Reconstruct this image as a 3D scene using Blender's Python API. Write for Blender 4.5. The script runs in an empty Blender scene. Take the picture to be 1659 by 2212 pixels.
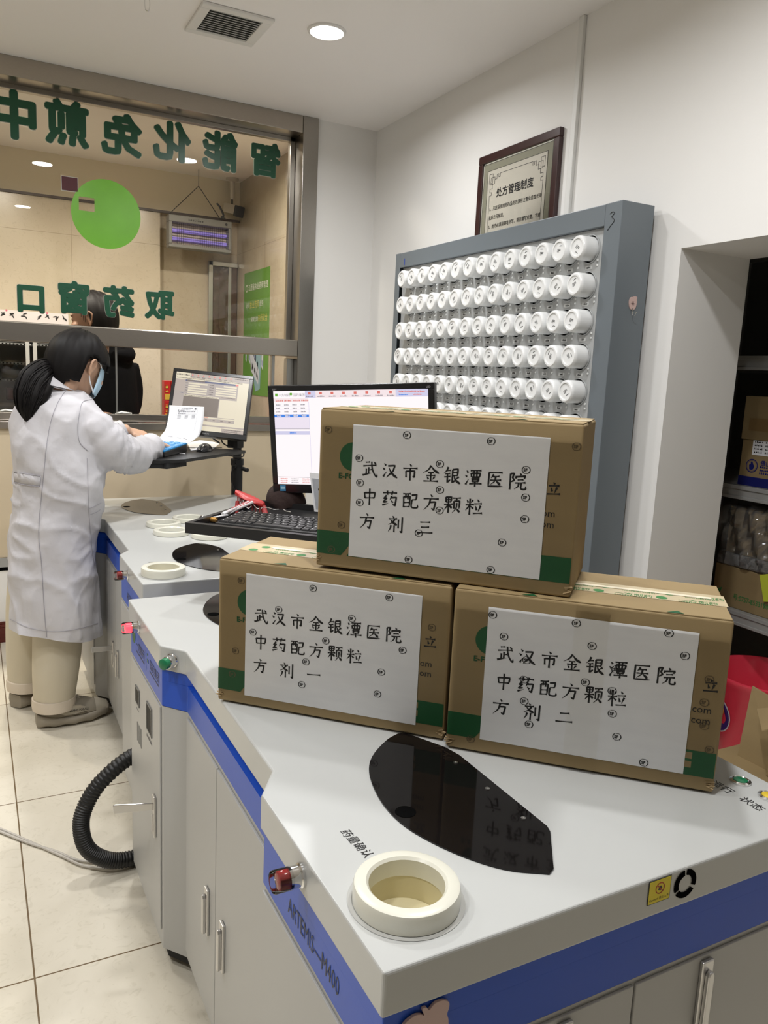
import bpy, bmesh, math, random
from mathutils import Matrix, Vector
random.seed(7)
SC = bpy.context.scene
COL = SC.collection
R = math.radians

# ------------------------------------------------------------------ camera
CAM = Vector((0.0, 0.0, 1.37))
YAW, PITCH, ROLL, FPX = R(27.718), R(9.803), R(2.652), 1702.0
_f = Vector((math.sin(YAW)*math.cos(PITCH), math.cos(YAW)*math.cos(PITCH), -math.sin(PITCH)))
_r0 = Vector((math.cos(YAW), -math.sin(YAW), 0)); _u0 = _r0.cross(_f)
_r = _r0*math.cos(ROLL) + _u0*math.sin(ROLL)
_u = -_r0*math.sin(ROLL) + _u0*math.cos(ROLL)
cd = bpy.data.cameras.new('camera'); cam = bpy.data.objects.new('camera', cd); COL.objects.link(cam)
cd.sensor_fit = 'VERTICAL'; cd.sensor_height = 24.0; cd.lens = 24.0*FPX/2212.0
cd.clip_start = 0.02; cd.clip_end = 60
cam.matrix_world = Matrix(((_r.x, _u.x, -_f.x, CAM.x), (_r.y, _u.y, -_f.y, CAM.y), (_r.z, _u.z, -_f.z, CAM.z), (0, 0, 0, 1)))
SC.camera = cam

def at(px, py, axis, val):
    "point of the photographed ray through (px, py) on the plane axis = val"
    d = _f*FPX + _r*(px-829.5) + _u*(1106.0-py)
    return CAM + d*((val-CAM[axis])/d[axis])

# ------------------------------------------------------------------ view, world, light levels
SC.view_settings.view_transform = 'Standard'
SC.view_settings.look = 'None'
SC.view_settings.gamma = 1.0
SC.view_settings.use_curve_mapping = False
SC.view_settings.exposure = 0.0
SC.cycles.use_denoising = True
SC.cycles.max_bounces = 8
SC.cycles.diffuse_bounces = 5
SC.cycles.glossy_bounces = 4
SC.cycles.transparent_max_bounces = 12
SC.cycles.sample_clamp_indirect = 6.0
SC.cycles.caustics_reflective = False
SC.cycles.caustics_refractive = False
W = bpy.data.worlds.new('world'); SC.world = W; W.use_nodes = True
W.node_tree.nodes['Background'].inputs[0].default_value = (0.9, 0.95, 1.0, 1)
W.node_tree.nodes['Background'].inputs[1].default_value = 0.05
LAMP_W = 12.4          # each ceiling downlight of the pharmacy
LOBBY_W = 26.0         # each ceiling downlight of the lobby behind the glass
LAMP_COL = (0.985, 0.985, 0.985)
LOBBY_COL = (1.0, 0.95, 0.88)
LAMPS = [(1.28, 3.10), (0.48, 2.38), (1.20, 1.34), (0.45, 0.62), (-0.75, 1.55), (-0.5, 3.2), (-0.75, 0.64)]  # leftmost pair is unseen, added to brighten floor, cartons and niche
LOBBY_LAMPS = [(0.25, 4.385), (1.25, 4.385), (-0.9, 4.385)]

# ------------------------------------------------------------------ materials
MATS = {}
def mat(name, col, rough=0.5, metal=0.0, noise=None, bump=None, spec=0.5, coat=0.0, emit=None, alpha=None, stretch=None):
    "noise=(scale, amount) varies the colour; bump=(scale, strength, distance); stretch scales the texture space"
    if name in MATS: return MATS[name]
    m = bpy.data.materials.new(name); m.use_nodes = True; MATS[name] = m
    nt = m.node_tree; b = nt.nodes['Principled BSDF']
    b.inputs['Base Color'].default_value = (*col, 1); b.inputs['Roughness'].default_value = rough
    b.inputs['Metallic'].default_value = metal; b.inputs['Specular IOR Level'].default_value = spec
    if coat: b.inputs['Coat Weight'].default_value = coat; b.inputs['Coat Roughness'].default_value = 0.08
    if emit: b.inputs['Emission Color'].default_value = (*emit[:3], 1); b.inputs['Emission Strength'].default_value = emit[3]
    if alpha is not None: b.inputs['Alpha'].default_value = alpha
    if noise or bump:
        tc = nt.nodes.new('ShaderNodeTexCoord'); mp = nt.nodes.new('ShaderNodeMapping')
        nt.links.new(tc.outputs['Object'], mp.inputs['Vector'])
        if stretch: mp.inputs['Scale'].default_value = stretch
    if noise:
        n = nt.nodes.new('ShaderNodeTexNoise'); n.inputs['Scale'].default_value = noise[0]; n.inputs['Detail'].default_value = 5
        nt.links.new(mp.outputs['Vector'], n.inputs['Vector'])
        mx = nt.nodes.new('ShaderNodeMix'); mx.data_type = 'RGBA'
        a = noise[1]
        mx.inputs['A'].default_value = (*[c*(1-a) for c in col], 1); mx.inputs['B'].default_value = (*[min(1, c*(1+a)) for c in col], 1)
        nt.links.new(n.outputs['Fac'], mx.inputs['Factor']); nt.links.new(mx.outputs['Result'], b.inputs['Base Color'])
    if bump:
        n2 = nt.nodes.new('ShaderNodeTexNoise'); n2.inputs['Scale'].default_value = bump[0]; n2.inputs['Detail'].default_value = 4
        nt.links.new(mp.outputs['Vector'], n2.inputs['Vector'])
        bp = nt.nodes.new('ShaderNodeBump'); bp.inputs['Strength'].default_value = bump[1]; bp.inputs['Distance'].default_value = bump[2]
        nt.links.new(n2.outputs['Fac'], bp.inputs['Height']); nt.links.new(bp.outputs['Normal'], b.inputs['Normal'])
    return m

def glass_mat(name, tint, ior=1.5, rough=0.0, veil=0.0, veil_col=(1, 1, 1), bump=None):
    "thin pane: clear transmission with mirror reflection by Fresnel"
    if name in MATS: return MATS[name]
    m = bpy.data.materials.new(name); m.use_nodes = True; MATS[name] = m
    nt = m.node_tree; nt.nodes.clear()
    out = nt.nodes.new('ShaderNodeOutputMaterial'); mx = nt.nodes.new('ShaderNodeMixShader')
    tr = nt.nodes.new('ShaderNodeBsdfTransparent'); tr.inputs[0].default_value = (*tint, 1)
    gl = nt.nodes.new('ShaderNodeBsdfGlossy'); gl.inputs['Roughness'].default_value = rough
    fr = nt.nodes.new('ShaderNodeFresnel'); fr.inputs['IOR'].default_value = ior
    nt.links.new(fr.outputs[0], mx.inputs[0]); nt.links.new(gl.outputs[0], mx.inputs[2])
    if bump:
        n2 = nt.nodes.new('ShaderNodeTexNoise'); n2.inputs['Scale'].default_value = bump[0]
        tc = nt.nodes.new('ShaderNodeTexCoord'); nt.links.new(tc.outputs['Object'], n2.inputs['Vector'])
        bp = nt.nodes.new('ShaderNodeBump'); bp.inputs['Strength'].default_value = bump[1]; bp.inputs['Distance'].default_value = bump[2]
        nt.links.new(n2.outputs['Fac'], bp.inputs['Height'])
        nt.links.new(bp.outputs['Normal'], gl.inputs['Normal']); nt.links.new(bp.outputs['Normal'], fr.inputs['Normal'])
    if veil:
        df = nt.nodes.new('ShaderNodeBsdfDiffuse'); df.inputs[0].default_value = (*veil_col, 1)
        m2 = nt.nodes.new('ShaderNodeMixShader'); m2.inputs[0].default_value = veil
        nt.links.new(tr.outputs[0], m2.inputs[1]); nt.links.new(df.outputs[0], m2.inputs[2]); nt.links.new(m2.outputs[0], mx.inputs[1])
    else:
        nt.links.new(tr.outputs[0], mx.inputs[1])
    nt.links.new(mx.outputs[0], out.inputs[0])
    return m

def tile_mat(name, col, joint, size, origin, rough, axes=(0, 1), jw=0.004, vein=None):
    "square tiles laid in world space on two axes"
    m = bpy.data.materials.new(name); m.use_nodes = True; MATS[name] = m
    nt = m.node_tree; b = nt.nodes['Principled BSDF']; L = nt.links
    g = nt.nodes.new('ShaderNodeNewGeometry'); sp = nt.nodes.new('ShaderNodeSeparateXYZ'); L.new(g.outputs['Position'], sp.inputs[0])
    def math_(op, a, c=None):
        n = nt.nodes.new('ShaderNodeMath'); n.operation = op
        for i, x in enumerate((a, c)):
            if x is None: continue
            if isinstance(x, (int, float)): n.inputs[i].default_value = x
            else: L.new(x, n.inputs[i])
        return n.outputs[0]
    ds = []
    for k in (0, 1):
        x = math_('SUBTRACT', sp.outputs[axes[k]], origin[k] - 50*size[k])
        mo = math_('MODULO', x, size[k])
        d = math_('MINIMUM', mo, math_('SUBTRACT', size[k], mo)); ds.append(d)
    dist = math_('MINIMUM', ds[0], ds[1])
    fac = math_('LESS_THAN', dist, jw/2)
    n = nt.nodes.new('ShaderNodeTexNoise'); n.inputs['Scale'].default_value = 3.2; n.inputs['Detail'].default_value = 9; n.inputs['Distortion'].default_value = 1.2
    L.new(g.outputs['Position'], n.inputs['Vector'])
    cr = nt.nodes.new('ShaderNodeValToRGB'); L.new(n.outputs['Fac'], cr.inputs[0])
    v = vein or [c*0.86 for c in col]
    cr.color_ramp.elements[0].position = 0.35; cr.color_ramp.elements[0].color = (*v, 1)
    cr.color_ramp.elements[1].position = 0.62; cr.color_ramp.elements[1].color = (*col, 1)
    n3 = nt.nodes.new('ShaderNodeTexNoise'); n3.inputs['Scale'].default_value = 22; n3.inputs['Detail'].default_value = 8; n3.inputs['Distortion'].default_value = 3
    L.new(g.outputs['Position'], n3.inputs['Vector'])
    c3 = nt.nodes.new('ShaderNodeValToRGB'); L.new(n3.outputs['Fac'], c3.inputs[0])
    c3.color_ramp.elements[0].position = 0.34; c3.color_ramp.elements[0].color = (0.92, 0.915, 0.90, 1)
    c3.color_ramp.elements[1].position = 0.44; c3.color_ramp.elements[1].color = (1, 1, 1, 1)
    mul = nt.nodes.new('ShaderNodeMix'); mul.data_type = 'RGBA'; mul.blend_type = 'MULTIPLY'; mul.inputs['Factor'].default_value = 1
    L.new(cr.outputs[0], mul.inputs['A']); L.new(c3.outputs[0], mul.inputs['B'])
    mx = nt.nodes.new('ShaderNodeMix'); mx.data_type = 'RGBA'; L.new(fac, mx.inputs['Factor']); L.new(mul.outputs['Result'], mx.inputs['A'])
    mx.inputs['B'].default_value = (*joint, 1); L.new(mx.outputs['Result'], b.inputs['Base Color'])
    b.inputs['Roughness'].default_value = rough
    return m

# ------------------------------------------------------------------ mesh builder
XW = {}        # name of thing or part -> world matrix of its local frame
def clean(pts):
    return [Vector(p) for p in pts]
def catmull(pts, n=6, closed=False):
    P = [Vector(p) for p in pts]; out = []
    N = len(P); rng = range(N if closed else N-1)
    for i in rng:
        p0 = P[(i-1) % N] if (closed or i > 0) else P[0]*2-P[1]
        p1 = P[i]; p2 = P[(i+1) % N]
        p3 = P[(i+2) % N] if (closed or i+2 < N) else P[-1]*2-P[-2]
        for k in range(n):
            t = k/n
            out.append(0.5*((2*p1)+(p2-p0)*t+(2*p0-5*p1+4*p2-p3)*t*t+(3*p1-p0-3*p2+p3)*t**3))
    if not closed: out.append(P[-1])
    return out
def lerp_list(vals, n):
    out = []
    for i in range(n):
        t = i/(n-1)*(len(vals)-1); k = min(int(t), len(vals)-2); out.append(vals[k]+(vals[k+1]-vals[k])*(t-k))
    return out

class MB:
    def __init__(s): s.v = []; s.f = []; s.m = []; s.sm = []
    def add(s, vs, fs, m=0, sm=False):
        o = len(s.v); s.v += [Vector(v) for v in vs]
        for f in fs: s.f.append([o+i for i in f]); s.m.append(m); s.sm.append(sm)
        return s
    def box(s, c, size, m=0, rot=None):
        c = Vector(c); h = Vector(size)/2; vs = []
        for z in (-1, 1):
            for x, y in ((-1, -1), (1, -1), (1, 1), (-1, 1)):
                p = Vector((x*h.x, y*h.y, z*h.z)); vs.append(c + (rot @ p if rot else p))
        return s.add(vs, [(3, 2, 1, 0), (4, 5, 6, 7), (0, 1, 5, 4), (1, 2, 6, 5), (2, 3, 7, 6), (3, 0, 4, 7)], m)
    def box2(s, a, b, m=0):
        a = Vector(a); b = Vector(b); return s.box((a+b)/2, [abs(x) for x in (b-a)], m)
    def prism(s, pts, z0, z1, m=0, sm=False):
        n = len(pts); ar = sum(pts[i][0]*pts[(i+1) % n][1]-pts[(i+1) % n][0]*pts[i][1] for i in range(n))
        if ar < 0: pts = pts[::-1]
        vs = [(p[0], p[1], z0) for p in pts]+[(p[0], p[1], z1) for p in pts]
        s.add(vs, [list(range(n))[::-1], list(range(n, 2*n))], m)
        return s.add(vs, [(i, (i+1) % n, n+(i+1) % n, n+i) for i in range(n)], m, sm)
    def slab(s, pts, nrm, th, m=0):
        "flat outline given by 3-D points, thickened by th along nrm"
        P = [Vector(p) for p in pts]; n = len(P); d = Vector(nrm).normalized()*th
        cr = Vector((0, 0, 0))
        for i in range(n): cr += (P[i]-P[0]).cross(P[(i+1) % n]-P[0])
        if cr.dot(d) < 0: P = P[::-1]
        return s.add(P+[p+d for p in P], [list(range(n))[::-1], list(range(n, 2*n))]+[(i, (i+1) % n, n+(i+1) % n, n+i) for i in range(n)], m)
    def poly(s, pts, m=0): return s.add(pts, [list(range(len(pts)))], m)
    def frame(s, ax):
        ax = Vector(ax).normalized(); t = Vector((0, 0, 1)) if abs(ax.z) < 0.9 else Vector((1, 0, 0))
        a = ax.cross(t).normalized(); return a, ax.cross(a)
    def cyl(s, p0, p1, r, r1=None, n=20, m=0, caps=True):
        p0 = Vector(p0); p1 = Vector(p1); r1 = r if r1 is None else r1; a, b = s.frame(p1-p0); vs = []
        for p, q in ((p0, r), (p1, r1)):
            vs += [p+(a*math.cos(2*math.pi*i/n)+b*math.sin(2*math.pi*i/n))*q for i in range(n)]
        s.add(vs, [(i, n+i, n+(i+1) % n, (i+1) % n) for i in range(n)], m, True)
        if caps: s.add(vs, [list(range(n)), list(range(n, 2*n))[::-1]], m)
        return s
    def tube(s, path, r, n=10, m=0, caps=True, flat=1.0, up=None):
        P = [Vector(p) for p in path]; N = len(P); rs = r if isinstance(r, (list, tuple)) else [r]*N
        if len(rs) != N: rs = lerp_list(list(rs), N)
        vs = []; pa = None
        for i in range(N):
            t = (P[min(i+1, N-1)]-P[max(i-1, 0)]).normalized()
            if pa is None:
                pa = Vector(up) if up else s.frame(t)[0]
            pa = (pa-t*pa.dot(t)).normalized(); pb = t.cross(pa)
            vs += [P[i]+(pa*math.cos(2*math.pi*k/n)+pb*math.sin(2*math.pi*k/n)*flat)*rs[i] for k in range(n)]
        fs = [(i*n+k, i*n+(k+1) % n, (i+1)*n+(k+1) % n, (i+1)*n+k) for i in range(N-1) for k in range(n)]
        s.add(vs, fs, m, True)
        if caps: s.add(vs, [list(range(n))[::-1], list(range((N-1)*n, N*n))], m)
        return s
    def lathe(s, prof, o, ax, n=32, m=0, sm=True):
        o = Vector(o); ax = Vector(ax).normalized(); a, b = s.frame(ax); vs = []
        for (r, h) in prof:
            vs += [o+ax*h+(a*math.cos(2*math.pi*i/n)+b*math.sin(2*math.pi*i/n))*r for i in range(n)]
        K = len(prof)
        return s.add(vs, [(j*n+i, j*n+(i+1) % n, (j+1)*n+(i+1) % n, (j+1)*n+i) for j in range(K-1) for i in range(n)], m, sm)
    def disc(s, o, ax, r, n=24, m=0):
        o = Vector(o); a, b = s.frame(ax); return s.poly([o+(a*math.cos(2*math.pi*i/n)+b*math.sin(2*math.pi*i/n))*r for i in range(n)][::1], m)
    def ell(s, o, rad, m=0, n=16, k=10, rot=None):
        o = Vector(o); vs = []
        for j in range(k+1):
            th = math.pi*j/k
            for i in range(n):
                ph = 2*math.pi*i/n; p = Vector((rad[0]*math.sin(th)*math.cos(ph), rad[1]*math.sin(th)*math.sin(ph), rad[2]*math.cos(th)))
                vs.append(o+(rot @ p if rot else p))
        return s.add(vs, [(j*n+i, (j+1)*n+i, (j+1)*n+(i+1) % n, j*n+(i+1) % n) for j in range(k) for i in range(n)], m, True)
    def loft(s, rings, m=0, caps=True, sm=True):
        n = len(rings[0]); vs = [p for r in rings for p in r]; N = len(rings)
        s.add(vs, [(j*n+i, j*n+(i+1) % n, (j+1)*n+(i+1) % n, (j+1)*n+i) for j in range(N-1) for i in range(n)], m, sm)
        if caps: s.add(vs, [list(range(n))[::-1], list(range((N-1)*n, N*n))], m, sm)
        return s
    def text(s, body, o, u, v, size, m=0, bold=0.0, align='LEFT', spacing=1.0, sx=1.0, lift=0.0):
        "flat lettering: baseline start o, reading direction u, up direction v"
        vs, fs = glyphs(body, 0.0, align, spacing); o = Vector(o); u = Vector(u).normalized()*size*sx; v = Vector(v).normalized()*size
        o = o + Vector(u).cross(v).normalized()*lift
        nn = u.cross(v).normalized()*.00005
        for k, (dx, dy) in enumerate(((0, 0),) if not bold else tuple((bold*math.cos(k*math.pi/4), bold*math.sin(k*math.pi/4)) for k in range(8))):
            s.add([o+nn*k+u*(p[0]+dx)+v*(p[1]+dy) for p in vs], fs, m)
        return s
    def marks(s, o, u, v, w, h, m=0, rnd=None, fill=0.75):
        "a line of small print too fine to read: a row of short dashes"
        rnd = rnd or random; o = Vector(o); u = Vector(u).normalized(); v = Vector(v).normalized(); x = 0.0
        while x < w-h*0.3:
            d = min(h*rnd.uniform(0.55, 1.0), w-x)
            s.poly([o+u*x, o+u*(x+d), o+u*(x+d)+v*h*rnd.uniform(0.6, 1), o+u*x+v*h*rnd.uniform(0.6, 1)], m)
            if rnd.random() < 0.6: s.poly([o+u*x+v*h*1.05, o+u*(x+d*0.8)+v*h*1.05, o+u*(x+d*0.8)+v*h*1.25, o+u*x+v*h*1.25], m)
            x += d + h*(1-fill)*rnd.uniform(0.7, 2.2)
        return s
    def xf(s, M, i0=0):
        for i in range(i0, len(s.v)): s.v[i] = M @ s.v[i]
        return s
    def mesh(s, name, mats, ang=40):
        me = bpy.data.meshes.new(name); me.from_pydata([tuple(v) for v in s.v], [], s.f)
        for mm in mats: me.materials.append(mm)
        me.polygons.foreach_set('material_index', s.m); me.polygons.foreach_set('use_smooth', s.sm)
        me.update()
        if any(s.sm): me.set_sharp_from_angle(angle=R(ang))
        return me
    def build(s, name, mats, parent=None, bevel=None, seg=2, ang=40, local=False, cut=None, sub=0):
        if not isinstance(mats, (list, tuple)): mats = [mats]
        if parent is not None and not local:
            inv = XW[parent.name].inverted(); s.xf(inv)
        me = s.mesh(name, mats, ang); o = bpy.data.objects.new(name, me); COL.objects.link(o)
        if name == 'cutter':
            bm = bmesh.new(); bm.from_mesh(me); bmesh.ops.remove_doubles(bm, verts=bm.verts, dist=1e-6); bmesh.ops.recalc_face_normals(bm, faces=bm.faces); bm.to_mesh(me); bm.free()
        if parent is not None:
            o.parent = parent; XW[o.name] = XW[parent.name]
        else: XW[o.name] = Matrix.Identity(4)
        if cut:
            for c in cut:
                md = o.modifiers.new('cut', 'BOOLEAN'); md.operation = 'DIFFERENCE'; md.solver = 'EXACT'; md.object = c
            bpy.context.view_layer.update()
            dg = bpy.context.evaluated_depsgraph_get(); nm = bpy.data.meshes.new_from_object(o.evaluated_get(dg))
            o.modifiers.clear(); o.data = nm
            for c in cut: bpy.data.objects.remove(c)
        if bevel:
            md = o.modifiers.new('bevel', 'BEVEL'); md.width = bevel; md.segments = seg; md.limit_method = 'ANGLE'; md.angle_limit = R(35)
        if sub:
            md = o.modifiers.new('sub', 'SUBSURF'); md.levels = sub; md.render_levels = sub
        return o

_G = {}
def glyphs(body, bold=0.0, align='LEFT', spacing=1.0):
    k = (body, bold, align, spacing)
    if k not in _G:
        cu = bpy.data.curves.new('t', 'FONT'); cu.body = body; cu.size = 1.0; cu.offset = bold; cu.resolution_u = 2; cu.align_x = align; cu.space_character = spacing
        o = bpy.data.objects.new('t', cu); COL.objects.link(o); bpy.context.view_layer.update()
        dg = bpy.context.evaluated_depsgraph_get(); e = o.evaluated_get(dg); me = e.to_mesh()
        _G[k] = ([(v.co.x, v.co.y) for v in me.vertices], [list(p.vertices) for p in me.polygons])
        e.to_mesh_clear(); bpy.data.objects.remove(o); bpy.data.curves.remove(cu)
    return _G[k]

def tag(o, label=None, cat=None, group=None, kind=None):
    if label: o['label'] = label
    if cat: o['category'] = cat
    if group: o['group'] = group
    if kind: o['kind'] = kind
    return o
def thing(name, label, cat, loc=(0, 0, 0), rotz=0.0, group=None):
    o = bpy.data.objects.new(name, None); COL.objects.link(o); o.empty_display_size = 0.05
    o.location = loc; o.rotation_euler = (0, 0, rotz)
    XW[o.name] = Matrix.Translation(Vector(loc)) @ Matrix.Rotation(rotz, 4, 'Z')
    return tag(o, label, cat, group)
def structure(name, mb, mats, parent=None, bevel=None, **k):
    o = mb.build(name, mats, parent, bevel, **k); o['kind'] = 'structure'; return o
def copy_tree(o, parent=None):
    c = o.copy(); COL.objects.link(c)
    if parent is not None: c.parent = parent
    XW[c.name] = XW[o.name]
    for ch in [x for x in bpy.data.objects if x.parent == o]: copy_tree(ch, c)
    return c
V = Vector
# ------------------------------------------------------------------ shared materials
WHITE = mat('white_paint', (0.80, 0.79, 0.77), 0.75, noise=(1.5, 0.02), bump=(90, 0.08, 0.002))
CEIL = mat('ceiling_paint', (0.90, 0.875, 0.86), 0.85, noise=(1.2, 0.02))
CREAM = mat('cream_panel', (0.62, 0.52, 0.37), 0.55, noise=(0.8, 0.03))
STEEL = mat('brushed_steel', (0.42, 0.385, 0.34), 0.28, 1.0, noise=(60, 0.12), bump=(120, 0.05, 0.001), stretch=(1, 30, 30))
STEELV = mat('brushed_steel_upright', (0.36, 0.34, 0.31), 0.28, 1.0, noise=(60, 0.12), bump=(120, 0.05, 0.001), stretch=(30, 30, 1))
CHROME = mat('chrome', (0.8, 0.8, 0.8), 0.08, 1.0)
SATIN = mat('satin_metal', (0.62, 0.61, 0.60), 0.3, 1.0)
BLACKP = mat('black_plastic', (0.012, 0.012, 0.013), 0.35)
BLACKM = mat('black_matte', (0.008, 0.008, 0.009), 0.7)
INK = mat('black_ink', (0.012, 0.012, 0.014), 0.5)
GREYINK = mat('grey_ink', (0.12, 0.12, 0.13), 0.6)
PAPER = mat('white_paper', (0.90, 0.91, 0.95), 0.6, noise=(14, 0.07), stretch=(1, 1, 4))
DARK = mat('dark_void', (0.004, 0.004, 0.004), 0.9, spec=0.0)

# ------------------------------------------------------------------ room shell
H = 2.682
FLOOR = tile_mat('floor_tile', (0.74, 0.69, 0.58), (0.16, 0.11, 0.06), (0.8, 0.8), (0.0745, 0.925), 0.22, vein=(0.66, 0.61, 0.50))
mb = MB().box2((-3.2, -3.2, -0.1), (3.4, 6.0, 0.0)); structure('floor', mb, FLOOR)
mb = MB().box2((-3.2, -3.2, H), (3.4, 6.0, H+0.1)); structure('ceiling', mb, CEIL)
# right wall: pier beside the niche, lintel over it, near pier
mb = MB().box2((2.02, 1.897, 0), (2.343, 4.30, H)).box2((2.02, 0.2, 1.812), (2.343, 1.897, H)).box2((2.02, -3.2, 0), (2.343, 0.2, H))
structure('wall_right', mb, WHITE)
mb = MB().box2((-3.2, -3.2, 0), (-3.1, 6.0, H)); structure('wall_left', mb, mat('side_wall_paint', (0.62, 0.61, 0.60), 0.75))
mb = MB().box2((-3.2, -3.2, 0), (2.02, -3.1, H)); structure('wall_back', mb, mat('back_wall_dark', (0.16, 0.15, 0.14), 0.7))
# store room behind the niche
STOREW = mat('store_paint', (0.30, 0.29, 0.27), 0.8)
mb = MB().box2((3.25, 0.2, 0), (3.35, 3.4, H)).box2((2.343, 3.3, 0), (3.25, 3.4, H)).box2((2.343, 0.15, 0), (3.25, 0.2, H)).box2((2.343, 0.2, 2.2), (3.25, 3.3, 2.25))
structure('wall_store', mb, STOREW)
# window wall: white strip beside the steel frame, cream panel below it
mb = MB().box2((1.66, 4.13, 0), (2.02, 4.30, H), 0)
structure('wall_front', mb, WHITE)
mb = MB().box2((-3.2, 4.13, 0.42), (1.66, 4.30, 1.05), 0).box2((-3.2, 4.13, 0), (1.66, 4.30, 0.355), 1)
structure('wall_front_lower', mb, [CREAM, WHITE])
mb = MB().box2((-3.2, 4.118, 0.375), (1.66, 4.29, 0.418), 0).box2((-3.2, 4.128, 0.355), (1.66, 4.29, 0.376), 1)
structure('trim_2', mb, [mat('grey_trim', (0.34, 0.34, 0.33), 0.5), DARK])
REDWOOD = mat('red_wood', (0.10, 0.012, 0.008), 0.3, noise=(14, 0.3), stretch=(1, 8, 8))
mb = MB().box2((-3.2, 4.105, 0), (1.66, 4.13, 0.072)).box2((-3.2, 4.113, 0.072), (1.66, 4.13, 0.088)).box2((-3.2, 4.12, 0.088), (1.66, 4.13, 0.10))
structure('baseboard_front', mb, REDWOOD, bevel=0.002)

# ------------------------------------------------------------------ service window
win = bpy.data.objects.new('window_1', None); COL.objects.link(win); win['kind'] = 'structure'; XW['window_1'] = Matrix.Identity(4)
XL = -3.1
mb = MB().box2((XL, 4.116, 2.597), (1.584, 4.30, H)); mb.build('window_header', STEEL, win, bevel=0.003)
mb = MB().box2((1.5845, 4.114, 1.04), (1.671, 4.30, H)); mb.build('window_post', STEELV, win, bevel=0.003)
mb = MB().box2((XL, 4.116, 1.452), (1.584, 4.30, 1.538)); mb.build('window_rail', STEEL, win, bevel=0.003)
mb = MB().box2((XL, 4.112, 1.043), (1.584, 4.13, 1.078)).box2((XL, 4.118, 1.082), (1.584, 4.30, 1.088)).box2((XL, 4.155, 1.088), (1.584, 4.165, 1.118)).box2((XL, 4.20, 1.088), (1.584, 4.30, 1.112))
mb.build('window_sill', STEEL, win, bevel=0.0015)
GLASS = glass_mat('window_glass', (0.95, 0.92, 0.84), 1.62)
ALU = mat('aluminium', (0.45, 0.45, 0.43), 0.35, 1.0)
# fixed upper pane in a slim steel rebate
mb = MB().box2((XL, 4.225, 2.575), (1.584, 4.26, 2.597)).box2((1.556, 4.225, 1.538), (1.584, 4.26, 2.597)).box2((XL, 4.225, 1.538), (1.556, 4.26, 1.545))
mb.build('window_frame', STEELV, win, bevel=0.002)
mb = MB().poly([(XL, 4.24, 1.54), (1.56, 4.24, 1.54), (1.56, 4.24, 2.58), (XL, 4.24, 2.58)]); mb.build('window_pane', GLASS, win)
# lower sliding panes: one pushed left, one at the right end
xp = at(253, 800, 1, 4.19).x; xr0 = at(600, 820, 1, 4.20).x; xr1 = at(617, 820, 1, 4.20).x
GREYG = glass_mat('sliding_glass', (0.80, 0.80, 0.78), 1.6)
mb = MB().poly([(XL, 4.19, 1.09), (xp-0.006, 4.19, 1.09), (xp-0.006, 4.19, 1.452), (XL, 4.19, 1.452)], 0)
sp_ = mb.build('sliding_pane', [GREYG], win)
mb = MB().box2((xp-0.008, 4.184, 1.09), (xp, 4.196, 1.452)); mb.build('pane_edge', ALU, win)
mb = MB().box2((1.545, 4.17, 1.09), (1.584, 4.22, 1.44)).box2((1.46, 4.178, 1.10), (1.478, 4.21, 1.452)); mb.build('pane_stile', ALU, win, bevel=0.002)
for hx in (at(270, 872, 1, 4.18).x, at(20, 862, 1, 4.18).x):
    mb = MB().tube([(hx-0.05, 4.165, 1.12), (hx-0.02, 4.160, 1.128), (hx+0.03, 4.165, 1.122)], [0.004, 0.008, 0.006], 8); mb.build('pane_grip', ALU, win)

# mirrored green lettering and round sticker on the inside of the pane
LETG = mat('green_vinyl', (0.008, 0.085, 0.040), 0.35)
LETW = mat('white_vinyl', (0.55, 0.55, 0.48), 0.5)
YL = 4.233
mb = MB()
ROW1 = [('智', 575, 345, 0.155), ('能', 476, 326, 0.17), ('化', 372, 305, 0.17), ('免', 263, 291, 0.175), ('煎', 145, 266, 0.18), ('中', 20, 246, 0.19)]
ROW2 = [('取', 345, 659, 0.135), ('药', 257, 652, 0.14), ('窗', 160, 643, 0.14), ('口', 67, 646, 0.13)]
for rows in (ROW1, ROW2):
    mb = MB()
    for ch, px, py, sz in rows:
        c = at(px, py, 1, YL)
        if ch == '中': c.x += 0.02
        for k, (bold, y, m) in enumerate(((0.042, YL, 0), (0.054, YL+0.004, 1))):
            vs, fs = glyphs(ch)
            x0 = (min(v[0] for v in vs)+max(v[0] for v in vs))/2; y0 = (min(v[1] for v in vs)+max(v[1] for v in vs))/2
            for q in range(12):
                dx, dy = bold*math.cos(q*math.pi/6), bold*math.sin(q*math.pi/6)
                mb.add([V((c.x-(v[0]-x0+dx)*sz*1.10, y-q*.0001, c.z+(v[1]-y0+dy)*sz*1.12)) for v in vs], [f[::-1] for f in fs], m)
    mb.build('window_lettering', [LETG, LETW], win)
c = at(230, 463, 1, YL); rr = 0.162
LOGOG = mat('lime_vinyl', (0.16, 0.46, 0.025), 0.25, noise=(6, 0.22), spec=0.6)
sq = [at(170, 424, 1, YL), at(204, 427, 1, YL), at(204, 458, 1, YL), at(171, 453, 1, YL)]
x0 = sq[0].x; x1 = sq[1].x; z1 = sq[0].z; z0 = sq[2].z
cut = MB().box2((x0, YL-0.02, z0), (x1, YL+0.02, z1)).build('cutter', DARK)
mb = MB().lathe([(0.0005, 0), (rr, 0), (rr, 0.0008), (0.0005, 0.0008)], c, (0, 1, 0), 64, 0, False)
mb.build('round_sticker', LOGOG, win, cut=[cut])
MAROON = mat('maroon_vinyl', (0.075, 0.008, 0.014), 0.45, noise=(20, 0.2))
a = at(133, 380, 1, YL); b = at(168, 416, 1, YL)
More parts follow.
